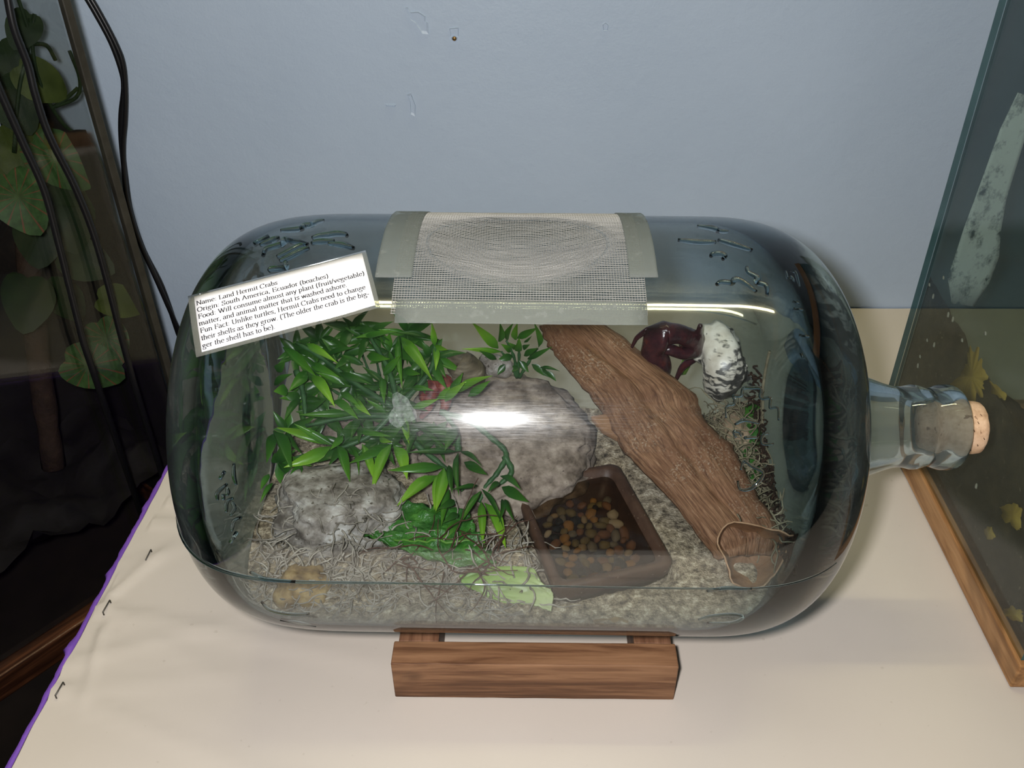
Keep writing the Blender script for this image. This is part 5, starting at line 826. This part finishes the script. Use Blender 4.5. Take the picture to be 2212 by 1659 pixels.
for tr_ in range(4000):
    if cnt >= 110: break
    u = random.uniform(-DHL + .0165, DHL - .0145); v_ = random.uniform(-DHW + .0145, DHW - .0145); s_ = random.uniform(.0026, .0047)
    if u < -.015 and random.random() < .75: continue
    if any((u - a) ** 2 + (v_ - b) ** 2 < ((s_ + c_) * .78) ** 2 for a, b, c_ in placed): continue
    placed.append((u, v_, s_)); mi = random.choices(range(7), wts)[0]
    o = bpy.data.objects.new('pebble', pmesh[(cnt % 2) * 7 + mi]); col.objects.link(o); p = DC + DL * u + DW * v_
    o.location = (p.x, p.y, .0842 + random.uniform(0, .003)); o.scale = (s_,) * 3; o.rotation_euler = (random.uniform(-.4, .4), random.uniform(-.4, .4), random.uniform(0, 6.3)); cnt += 1
    tag(o, 'small %s pebble under the water in the brown dish' % cols[mi], 'pebble', '%s pebbles in the water dish' % cols[mi])

# ---------------------------------------------------------------- bark slab
t = NT('driftwood_bark'); v = t.coord((16, 16, 16)); 
sep = t.n('ShaderNodeAttribute', attribute_name='along')          # runs along / across the grain
cx = t.n('ShaderNodeCombineXYZ'); at1 = t.n('ShaderNodeAttribute', attribute_name='across'); t.l(t.math('MULTIPLY', sep.outputs['Fac'], 3.0), cx.inputs[0]); t.l(t.math('MULTIPLY', at1.outputs['Fac'], 14.0), cx.inputs[1])
g1 = t.noise(cx.outputs[0], 1.5, 7, .65, .5); g2 = t.noise(v, 1.6, 4, .55)
c = t.ramp(g1, [(.3, (.06, .026, .014)), (.44, (.16, .078, .040)), (.55, (.25, .130, .070)), (.70, (.36, .21, .125))])
c = t.mixc(t.ramp(g2, [(.42, (0, 0, 0)), (.62, (.55, .55, .55))]), c, (.13, .052, .026))
sp = t.ramp(t.noise(t.coord(), 640, 4, .7), [(.54, (0, 0, 0)), (.62, (1, 1, 1))]); msk = t.ramp(t.noise(t.coord(), 30, 3, .5), [(.46, (0, 0, 0)), (.58, (1, 1, 1))])
c = t.mixc(t.math('MULTIPLY', t.math('MULTIPLY', sp, msk), .45), c, (.50, .42, .32))
t.principled(c, .7, t.bump(g1, .45, .002), .25); M_BARK = t.mat
Lf, Rt, PN = [catmull(p, 5) for p in PLANK[:2]] + [Vector(PLANK[2])]
NA = len(Lf); NC = 22; vs = []; al = []; ac = []; fs = []
for side in (0, 1):
    for i in range(NA):
        a, b = Lf[i], Rt[i]
        for j in range(NC + 1):
            w_ = j / NC; jag = .0016 * noise.noise(Vector((i * .5, side, w_ * 3))) ; p = a.lerp(b, w_)
            if j in (0, NC): p += (b - a).normalized() * .0024 * noise.noise(Vector((i * .9, j, 4)))
            arch = .006 * math.sin(math.pi * w_) + .0035 * fbm((w_ * 3.5, i * .09, 6), 3) - .004 * math.exp(-((w_ - .45 - .002 * i) / .06) ** 2) * (1 if i > 6 else .3)
            edge = min(1, min(w_, 1 - w_) / .08, (i + .4) / 2, (NA - 1 - i + .4) / 2)
            th = (.0012 + .0038 * edge) * (1 if side == 0 else -1)
            vs.append(inside(p + PN * (arch + th + jag), .0035)); al.append(i / NA * 4); ac.append(w_ * 2)
S = NA * (NC + 1)
for i in range(NA - 1):
    for j in range(NC):
        q = (i * (NC + 1) + j, i * (NC + 1) + j + 1, (i + 1) * (NC + 1) + j + 1, (i + 1) * (NC + 1) + j); fs += [q, tuple(S + x for x in reversed(q))]
def bridge(a, b): fs.append((a, b, S + b, S + a))
for i in range(NA - 1):
    bridge(i * (NC + 1), (i + 1) * (NC + 1)); bridge((i + 1) * (NC + 1) + NC, i * (NC + 1) + NC)
for j in range(NC): bridge(j + 1, j); bridge((NA - 1) * (NC + 1) + j, (NA - 1) * (NC + 1) + j + 1)
o = MB().add(vs, fs).build('bark_slab', M_BARK, None, recalc=True)
for nm, dat in (('along', al), ('across', ac)): o.data.attributes.new(nm, 'FLOAT', 'POINT').data.foreach_set('value', dat)
tag(put(o, (.140, -.045, .096)), 'long slab of reddish brown bark leaning against the back of the bottle', 'bark')
sp_ = thing('bark_splinter', 'pointed bark splinter lying on the flat stone beside the bark slab', 'bark', SPLINT[0])
mb = MB(); q = [Vector(p) + Vector((0, 0, .003)) for p in SPLINT]
mb.add(q + [p - Vector((0, 0, .004)) for p in q], [(0, 1, 2, 3), (7, 6, 5, 4), (0, 4, 5, 1), (1, 5, 6, 2), (2, 6, 7, 3), (3, 7, 4, 0)])
mb.build('splinter', pm('splinter_wood', [(.3, (.15, .07, .03)), (.7, (.30, .16, .08))], 60, .75, .4), sp_, smooth=False, bevel=.001)

# ---------------------------------------------------------------- plants
def leafmat(name, base, dark, tip):
    t = NT(name); at_ = t.n('ShaderNodeAttribute', attribute_name='along'); oi = t.n('ShaderNodeObjectInfo'); t_ = t.noise(t.coord((1, 1, 1)), 300, 3, .5)
    g = t.ramp(at_.outputs['Fac'], [(0.0, dark), (.35, base), (1.0, tip)])
    g = t.mixc(t.math('MULTIPLY', t_, .35), g, tuple(a * .5 for a in base))
    g = t.mixc(t.math('MULTIPLY', oi.outputs['Random'], .35), g, dark)
    p = t.principled(g, .33, None, .45); 
    ts = t.n('ShaderNodeBsdfTranslucent'); t.l(g, ts.inputs[0]); mx = t.n('ShaderNodeMixShader'); mx.inputs[0].default_value = .18; t.l(p.outputs[0], mx.inputs[1]); t.l(ts.outputs[0], mx.inputs[2]); t.l(mx.outputs[0], t.out.inputs[0])
    return t.mat
M_LEAF = [leafmat('plastic_leaf_dark', (.022, .095, .012), (.010, .050, .008), (.055, .17, .018)), leafmat('plastic_leaf_mid', (.045, .17, .016), (.018, .085, .010), (.12, .32, .022)), leafmat('plastic_leaf_bright', (.12, .31, .02), (.04, .15, .012), (.31, .56, .035))]
M_STEM = pm('plastic_stem', [(.3, (.018, .06, .020)), (.7, (.045, .12, .04))], 80, .45, .2)
def leaf_mesh(mat, bend, fold, twist):
    prof_ = [(0, .10), (.08, .35), (.22, .82), (.38, 1.0), (.56, .86), (.74, .55), (.89, .24), (1, .02)]
    vs = []; fs = []; al_ = []
    for i, (u, w_) in enumerate(prof_):
        z = bend * math.sin(u * math.pi) ; tw = twist * u
        for sgn in (-1, 0, 1):
            y = sgn * w_ * .5; zz = fold * abs(y)
            vs.append((u, y * math.cos(tw), z * 1.0 + zz + y * math.sin(tw))); al_.append(u)
    for i in range(len(prof_) - 1):
        for j in range(2): fs.append((i * 3 + j, i * 3 + j + 1, i * 3 + 4 + j, i * 3 + 3 + j))
    me = MB().add(vs, fs).mesh('leaf', mat); me.attributes.new('along', 'FLOAT', 'POINT').data.foreach_set('value', al_); return me
LM = [[leaf_mesh(m, b, f_, tw) for b, f_, tw in ((.10, .35, 0), (.05, .5, .5), (.16, .25, -.4), (-.06, .4, .2))] for m in M_LEAF]
random.seed(5)
def place_leaves(data, parent):
    for k_, (bx, by, bz, tx, ty, tz, w_, br) in enumerate(data):
        b, t_ = inside((bx, by, bz), .004), inside((tx, ty, tz), .003); d = t_ - b; L_ = d.length
        if L_ < .004: continue
        mi = 0 if br < .32 else (1 if br < .75 else 2)
        o = bpy.data.objects.new('leaf', LM[mi][k_ % 4]); col.objects.link(o); o.parent = parent
        xa = d.normalized(); tow = (CAM_POS - b).normalized() + Vector((random.uniform(-.5, .5), random.uniform(-.3, .3), random.uniform(-.1, .6)))
        za = (tow - xa * tow.dot(xa)).normalized(); ya = za.cross(xa)
        L_ *= 1.15; o.matrix_local = Matrix.Translation(b - wloc(parent)) @ Matrix((xa, ya, za)).transposed().to_4x4() @ Matrix.Diagonal((L_, w_, L_ * .6, 1))
p1 = thing('bamboo_plant', 'large green plastic bamboo plant filling the left half of the bottle', 'plant', (-.105, .05, .100))
place_leaves(LEAVES, p1)
def stems(data, parent, r0):
    for k_, s_ in enumerate(data):
        P = [inside(p, .004) for p in catmull(s_, 6)]; n = len(P)
        MB().tube(P, [r0 * (1.1 - .45 * i / n) + .0003 * math.sin(i * 2.1) for i in range(n)], 7).build('stem', M_STEM, parent)
stems(STEMS, p1, .0021)
base = Vector((-.105, .055, .103))
stems([[tuple(base), tuple(base.lerp(Vector(w_), .5) + Vector((0, .012, -.004))), w_] for w_ in WHORLS], p1, .0013)
p2 = thing('bamboo_plant', 'small green plastic bamboo sprig standing behind the flat stone', 'plant', (-.006, .1, .115))
place_leaves(LEAVES2, p2); stems(STEMS2, p2, .0013)

def hang_leaves(parent):                 # every leaf hangs on the stem nearest to it
    ks = [c_ for c_ in parent.children if c_.name.startswith('stem')]
    pts = [[v.co for v in k_.data.vertices][::7] for k_ in ks]
    for lf in [c_ for c_ in parent.children if c_.name.startswith('leaf')]:
        b = lf.matrix_local.translation
        lf.parent = ks[min(range(len(ks)), key=lambda i: min((p - b).length_squared for p in pts[i]))]
hang_leaves(p1); hang_leaves(p2)

# ---------------------------------------------------------------- lettuce
M_LET = NT('lettuce_leaf'); t = M_LET; n1 = t.noise(t.coord(), 60, 5, .6); n2 = t.noise(t.coord(), 190, 4, .6)
c = t.ramp(n1, [(.3, (.014, .070, .010)), (.55, (.035, .15, .018)), (.75, (.085, .25, .03))])
t.principled(c, .35, t.bump(t.math('ADD', n1, n2), .6, .003), .5); M_LET = t.mat
M_STALK = NT('lettuce_stalk'); t = M_STALK; n1 = t.noise(t.coord((40, 200, 100)), 1, 4, .6); at_ = t.n('ShaderNodeAttribute', attribute_name='along')
c = t.ramp(at_.outputs['Fac'], [(0, (.09, .22, .03)), (.35, (.19, .29, .065)), (.65, (.36, .42, .19)), (1, (.50, .52, .31))]); c = t.mixc(t.math('MULTIPLY', n1, .3), c, (.2, .40, .06))
t.principled(c, .4, t.bump(n1, .3, .001), .4); M_STALK = t.mat
def patch(rows_, nu, nv, amp, freq, seed, edge=.0012):
    cols_ = [catmull(r_, nu) for r_ in rows_]; m = len(cols_[0]); out = [catmull([c_[k] for c_ in cols_], nv) for k in range(m)]
    H_ = len(out); W_ = len(out[0]); res = []
    for i in range(H_):
        row = []
        for j in range(W_):
            p = out[i][j].copy(); p.z += amp * fbm((i * freq, j * freq, seed), 4)
            if i in (0, H_ - 1) or j in (0, W_ - 1): p += Vector((edge * noise.noise(Vector((i * .8, j * .8, seed))), edge * noise.noise(Vector((i * .8, j * .8, seed + 5))), .001))
            row.append(inside(p, .002))
        res.append(row)
    return res
lt1 = thing('lettuce_leaf', 'crinkled dark green lettuce leaf over the moss, under the bamboo leaves', 'lettuce', LETTUCE[0][0])
P = patch(LETTUCE, 9, 9, .0045, .28, 3, .003); bl_ = MB().grid(P).build('blade', M_LET, lt1, solid=.0007)
mid = [P[int(i * (len(P) - 1) / 18)][int(len(P[0]) * .55)] + Vector((0, 0, .0008)) for i in range(19)]
MB().tube(mid, [.0011 * (.4 + .6 * i / 18) for i in range(19)], 6).build('midrib', M_STALK, bl_)
lt2 = thing('lettuce_leaf', 'pale lettuce stalk end lying against the front glass', 'lettuce', STALK[0][0])
P = patch(STALK, 8, 8, .0012, .3, 8, .0006); o = MB().grid(P).build('blade', M_STALK, lt2, solid=.0012)
o.data.attributes.new('along', 'FLOAT', 'POINT').data.foreach_set('value', [min(1, max(0, .1 + .55 * i / (len(P) - 1) + .4 * j / (len(P[0]) - 1))) for i in range(len(P)) for j in range(len(P[0]))])
lt3 = thing('lettuce_leaf', 'small green lettuce scrap among the moss near the bottle shoulder', 'lettuce', LETTUCE3[0][0])
MB().grid(patch(LETTUCE3, 7, 7, .002, .4, 12, .001)).build('blade', M_LET, lt3, solid=.0007)
LETB = [[(.116, .108, .152), (.121, .108, .152)], [(.113, .108, .140), (.122, .108, .142)], [(.111, .107, .128), (.117, .106, .130)]]
o = MB().grid([[inside(p, .002) for p in r_] for r_ in LETB]).build('lettuce_leaf', M_STALK, None, solid=.0006); o.data.attributes.new('along', 'FLOAT', 'POINT').data.foreach_set('value', [.2] * 6)
tag(put(o, LETB[2][0]), 'bright green lettuce shred between the crab claw and its shell', 'lettuce')

# ---------------------------------------------------------------- moss, roots, bark fibre
def moss(name, label, n, fx, mat, rad, ln, curl, seed, lift=.006, cat='moss'):
    random.seed(seed); mb = MB()
    for k_ in range(n):
        p = Vector(fx()); d = Vector((random.uniform(-1, 1), random.uniform(-1, 1), random.uniform(-.1, .5))).normalized(); P = [p.copy()]; L_ = ln * random.uniform(.5, 1.3); st = 9
        for i in range(st):
            d = (d + Vector((random.uniform(-1, 1), random.uniform(-1, 1), random.uniform(-.8, .6))) * curl).normalized(); p = p + d * L_ / st
            gz = sand_h(p.x, p.y) if abs(p.y) < .1 else p.z
            if p.z < gz + .0005: p.z = gz + .0005; d.z = abs(d.z) * .4
            p = inside(p, .002); P.append(p.copy())
        mb.tube(P, [rad * random.uniform(.7, 1.2) * (1 - .5 * i / st) for i in range(st + 1)], 4, False)
    o = mb.build(name, mat); return tag(o, label, cat, kind='stuff')
M_MOSS = pm('dry_grey_moss', [(.3, (.10, .08, .06)), (.7, (.44, .40, .34))], 120, .85, .2)
M_MOSSO = pm('dry_olive_moss', [(.3, (.11, .095, .055)), (.7, (.29, .25, .165))], 120, .85, .2)
M_ROOT = pm('red_brown_root', [(.3, (.035, .013, .009)), (.7, (.10, .04, .025))], 120, .6, .2)
M_COIR = pm('dark_coir', [(.3, (.012, .006, .004)), (.6, (.04, .020, .011)), (.85, (.13, .06, .03))], 200, .8, .5)
U_ = random.uniform
def stone_top(x, y):                      # moss drapes over the left stone
    d = ((x + .128) / .044) ** 2 + ((y + .018) / .041) ** 2; return .092 + .026 * math.sqrt(max(0, 1 - d))
def f_left():
    x = U_(-.170, -.085); y = U_(-.088, -.020); return (x, y, max(sand_h(x, y), stone_top(x, y)) + U_(0, .005))
moss('dry_moss', 'tangled dry grey moss over the front left stone', 330, f_left, M_MOSS, .00075, .026, .55, 21)
def f_mid():
    x = U_(-.085, .006); y = U_(-.093, -.030); return (x, y, sand_h(x, y) + U_(0, .004))
moss('dry_moss', 'dry grey moss below the lettuce leaf beside the water dish', 190, f_mid, M_MOSS, .0008, .030, .5, 22)
def f_root():
    x = U_(-.085, -.015); y = U_(-.075, -.040); return (x, y, sand_h(x, y) + .010 + U_(0, .008))
moss('root_strands', 'dark red-brown wiry roots lying over the lettuce', 34, f_root, M_ROOT, .0006, .038, .35, 23, cat='roots')
def f_right():
    a = U_(0, 1); x = U_(.128, .160) + .004 * a; y = .078 - .120 * a; return (x, y, sand_h(x, y) + .004 + U_(0, .016))
moss('dry_moss', 'tangle of olive-grey dry moss by the bottle shoulder', 430, f_right, M_MOSSO, .0008, .030, .6, 24)
def f_coir():
    a = U_(0, 1); x = U_(.159, .164); y = .088 - .155 * a; return (x, y, .098 + .055 * (1 - a) ** 2 * random.random() + U_(0, .012))
moss('coir_fibre', 'dark crumbly coir strip packed against the bottle shoulder', 300, f_coir, M_COIR, .0010, .010, .9, 25, cat='coir')
P = [inside(p, .003) for p in catmull([(.170, .085, .150), (.172, .090, .175), (.173, .078, .178), (.174, .070, .155), (.176, .060, .135), (.172, .050, .125), (.170, .060, .140)], 8)]
o = MB().tube(P, .0011, 6).build('moss_strand', M_MOSSO); tag(put(o, P[0]), 'long pale looping moss strand inside the bottle shoulder', 'moss')
# curled dry leaf at the foot of the bark
M_DRY = pm('dry_brown_leaf', [(.3, (.11, .048, .022)), (.6, (.25, .125, .060)), (.8, (.40, .23, .13))], 50, .6, .6, .002)
rows = []; dlc = Vector((.1400, -.058, .1100)); dn = Vector((.08, -.72, .69)).normalized(); dx_ = Vector((1, 0, 0)); dy_ = dn.cross(dx_).normalized(); dx_ = dy_.cross(dn)
for i in range(9):
    w_ = i / 8; row = []
    for k in range(41):
        a = 2 * math.pi * k / 40; cr2 = 1 + .16 * math.sin(3 * a + 1) + .10 * noise.noise(Vector((math.cos(a) * 3, math.sin(a) * 3, w_ * 2))); r_ = .0225 * (1 - .55 * w_ ** 1.6) * cr2
        row.append(inside(dlc + dx_ * (r_ * math.cos(a) * 1.08) + dy_ * (r_ * math.sin(a) * .85) - dn * (.019 * w_ + .003 * noise.noise(Vector((math.cos(a) * 2, math.sin(a) * 2, w_ * 3)))) + dn * .004 * math.sin(2 * a) * (1 - w_), .002))
    rows.append(row)
rows.append([inside(dlc - dn * .021, .002)] * 41)
dl = thing('dry_leaf', 'curled dry brown leaf at the foot of the bark slab', 'leaf', (.140, -.06, .093))
MB().grid(rows).build('blade', M_DRY, dl, solid=.0008)
MB().tube(rows[0], .0006, 6).build('rim', pm('dry_leaf_rim', [(.3, (.26, .14, .07)), (.7, (.45, .28, .17))], 90, .7, .2), dl)

# ---------------------------------------------------------------- hermit crabs
def turban(mat, name, parent, c_, a_, tg, ring, turns=3.3, grow=.135, flat=.62, rough=.05, seed=0, sc_=(1, 1, 1)):
    # c_: centre, a_: direction of the apex, tg: direction the mouth opens; both given in the viewer-facing frame (right, up, towards)
    vz = (CAM_POS - c_).normalized(); vx = (Vector((1, 0, 0)) - vz * vz.x).normalized(); vy = vz.cross(vx)
    F = Matrix((vx, vy, vz)).transposed(); a_ = Vector(a_).normalized(); tg = Vector(tg); tg = (tg - a_ * tg.dot(a_)).normalized(); rd = tg.cross(a_)
    rd = -rd if rd.y < 0 else rd
    tmax = turns * 2 * math.pi; Yl = rd * math.cos(tmax) - tg * math.sin(tmax); Zl = rd * math.sin(tmax) + tg * math.cos(tmax)
    M3 = Matrix((-a_, Yl, Zl)).transposed()
    mb = MB(); NTs = int(turns * 34); NR = 26; vs = []; fs = []
    for i in range(NTs + 1):
        th = tmax * i / NTs; e = math.exp(grow * (th - tmax)); cr_ = ring * e; tr_ = ring * .92 * e
        ct = Vector((0, cr_ * math.cos(th), cr_ * math.sin(th))); ax_ = -ring * 1.55 * (1 - e) * flat + ring * .35
        for j in range(NR):
            a = 2 * math.pi * j / NR; rad_dir = Vector((0, math.cos(th), math.sin(th)))
            k = 1 + rough * fbm((th * 1.1, math.cos(a) * 1.6, math.sin(a) * 1.6 + seed), 3) + .02 * math.sin(th * 14)
            p = M3 @ (ct + rad_dir * (tr_ * math.cos(a) * k) + Vector((ax_ + tr_ * math.sin(a) * k, 0, 0)))
            vs.append(c_ + F @ Vector((p.x * sc_[0], p.y * sc_[1], p.z * sc_[2])))
    for i in range(NTs):
        for j in range(NR): j2 = (j + 1) % NR; fs.append((i * NR + j, i * NR + j2, (i + 1) * NR + j2, (i + 1) * NR + j))
    fs.append(tuple(reversed(range(NR))))
    mb.add(vs, fs); mb.v = [tuple(inside(v, .002)) for v in mb.v]
    return mb.build(name, mat, parent, solid=.0009, recalc=True)
t = NT('spotted_shell'); tc = t.coord((1, 1, 1)); n1 = t.noise(t.coord((110, 110, 260), rot=(.5, .3, 0)), 1, 3, .55, .4); sx = t.n('ShaderNodeSeparateXYZ'); t.l(t.coord(), sx.inputs[0])
grad = t.math('MULTIPLY_ADD', sx.outputs[2], 5.0, -.25); grad = t.math('SUBTRACT', grad, t.math('MULTIPLY', sx.outputs[0], 7.0))
k = t.ramp(t.math('ADD', n1, grad), [(.40, (0, 0, 0)), (.50, (1, 1, 1))])
n2 = t.noise(t.coord(), 90, 4, .6); white = t.ramp(n2, [(.3, (.50, .45, .36)), (.65, (.76, .73, .64))]); dark = t.ramp(n2, [(.3, (.030, .030, .028)), (.7, (.13, .125, .115))])
t.principled(t.mixc(k, dark, white), .35, t.bump(n1, .2, .001), .5); M_SHELL = t.mat
CP = {k: Vector(v) for k, v in CRAB_PTS.items()}
crab = thing('hermit_crab', 'dark red hermit crab reaching out of a black and white turban shell', 'crab', tuple(CP['sh_c'] - Vector((0, 0, .035))))
sh = turban(M_SHELL, 'shell', crab, CP['sh_c'] + Vector((.001, 0, .001)), (.93, -.22, -.3), (-.4, .1, -.9), .0158, 3.2, .14, 1.1, .22, 2, (1.16, 1.10, .9))
def skin(name, chains, mat, parent, sub=2):
    me = bpy.data.meshes.new(name); bm = bmesh.new(); sl = bm.verts.layers.skin.verify(); cache = {}; first = True
    for ch in chains:
        prev = None
        for p, r_ in ch:
            key = tuple(round(x, 5) for x in p)
            if key not in cache:
                v = bm.verts.new(Vector(p) - wloc(parent)); v[sl].radius = (r_, r_) if not isinstance(r_, tuple) else r_; v[sl].use_root = first; first = False; cache[key] = v
            v = cache[key]
            if prev is not None and prev is not v and not bm.edges.get((prev, v)): bm.edges.new((prev, v))
            prev = v
    bm.to_mesh(me); bm.free(); me.materials.append(mat); o = bpy.data.objects.new(name, me); col.objects.link(o); o.parent = parent
    m = o.modifiers.new('skin', 'SKIN'); m.use_smooth_shade = True; m = o.modifiers.new('sub', 'SUBSURF'); m.levels = sub; m.render_levels = sub
    return o
t = NT('crab_shell_red'); n1 = t.noise(t.coord(), 130, 4, .6); n2 = t.noise(t.coord(), 420, 3, .6)
c = t.ramp(n1, [(.3, (.020, .008, .013)), (.55, (.050, .013, .018)), (.72, (.10, .020, .016)), (.9, (.22, .06, .03))]); t.principled(c, .22, t.bump(n2, .35, .0008), .6); M_CRAB = t.mat
c_ = CP; mth = c_['mouth'] + Vector((.006, .006, 0))
L3 = lambda a, b, k: tuple(a.lerp(b, k))
body_chain = [[(tuple(mth), .0088), (L3(mth, c_['arm1'], .5), .0080), (tuple(c_['arm1']), .0075), (L3(c_['arm1'], c_['arm2'], .35), .0080), (L3(c_['arm1'], c_['arm2'], .75), .0100), (tuple(c_['arm2']), .0096)],
              [(tuple(c_['arm2']), .0096), (L3(c_['arm2'], c_['claw1'], .6), .0088), (tuple(c_['claw1']), .0105), (L3(c_['claw1'], c_['claw2'], .45), .0108), (L3(c_['claw1'], c_['claw2'], .85), .0070), (tuple(c_['claw2']), .0030)],
              [(tuple(mth), .0088), (tuple(c_['leg2'] + Vector((-.002, 0, .002))), .0045), (tuple(c_['leg1']), .0048), (L3(c_['leg1'], c_['claw1'], .5), .0040), (tuple(c_['foot'] + Vector((-.003, -.002, .012))), .0022)],
              [(tuple(c_['arm2']), .0096), (tuple(c_['ant1']), .0024), (tuple(c_['ant2']), .0019), (tuple(c_['ant3']), .0011)],
              [(tuple(mth), .0088), (L3(mth, c_['eye'], .6), .0028), (tuple(c_['eye']), .0018)],
              [(tuple(mth), .0088), (tuple(mth + Vector((.002, .004, -.012))), .0040), (tuple(mth + Vector((-.008, .004, -.022))), .0028), (tuple(mth + Vector((-.012, .004, -.036))), .0014)]]
skin('body', body_chain, M_CRAB, crab)
s2 = [Vector(p) for p in SHELL2]
M_SHELL2 = pm('weathered_brown_shell', [(.3, (.035, .030, .022)), (.5, (.13, .105, .07)), (.66, (.25, .21, .15)), (.82, (.60, .54, .42))], 42, .6, .5, .0016, stretch=(1, 1, 4), detail=6)
crab2 = thing('hermit_crab', 'hermit crab in a weathered brown shell, half hidden by bamboo leaves', 'crab', tuple(s2[0] - Vector((0, 0, .03))))
turban(M_SHELL2, 'shell', crab2, s2[0] + Vector((.003, .004, -.003)), (.45, .75, -.35), (-.8, -.3, .2), .0125, 3.2, .14, .8, .12, 7)
t = NT('crab_pink_red'); n1 = t.noise(t.coord(), 200, 4, .6); t.principled(t.ramp(n1, [(.35, (.06, .010, .010)), (.55, (.18, .030, .026)), (.72, (.30, .09, .045))]), .55, t.bump(n1, .5, .001), .5); M_CRAB2 = t.mat
q = s2[1]
skin('body', [[(tuple(s2[0] + Vector((-.004, -.004, -.006))), .0075), (tuple(q + Vector((.004, -.002, 0))), .0088), (tuple(q + Vector((-.006, -.006, -.003))), .0078), (tuple(q + Vector((-.014, -.008, -.008))), .0030)],
              [(tuple(q + Vector((.004, -.002, 0))), .0088), (tuple(q + Vector((.007, -.014, -.010))), .0040), (tuple(q + Vector((.002, -.020, -.016))), .0020)],
              [(tuple(q + Vector((-.006, -.006, -.003))), .0078), (tuple(q + Vector((-.006, -.016, -.012))), .0036), (tuple(q + Vector((-.012, -.020, -.018))), .0018)]], M_CRAB2, crab2)
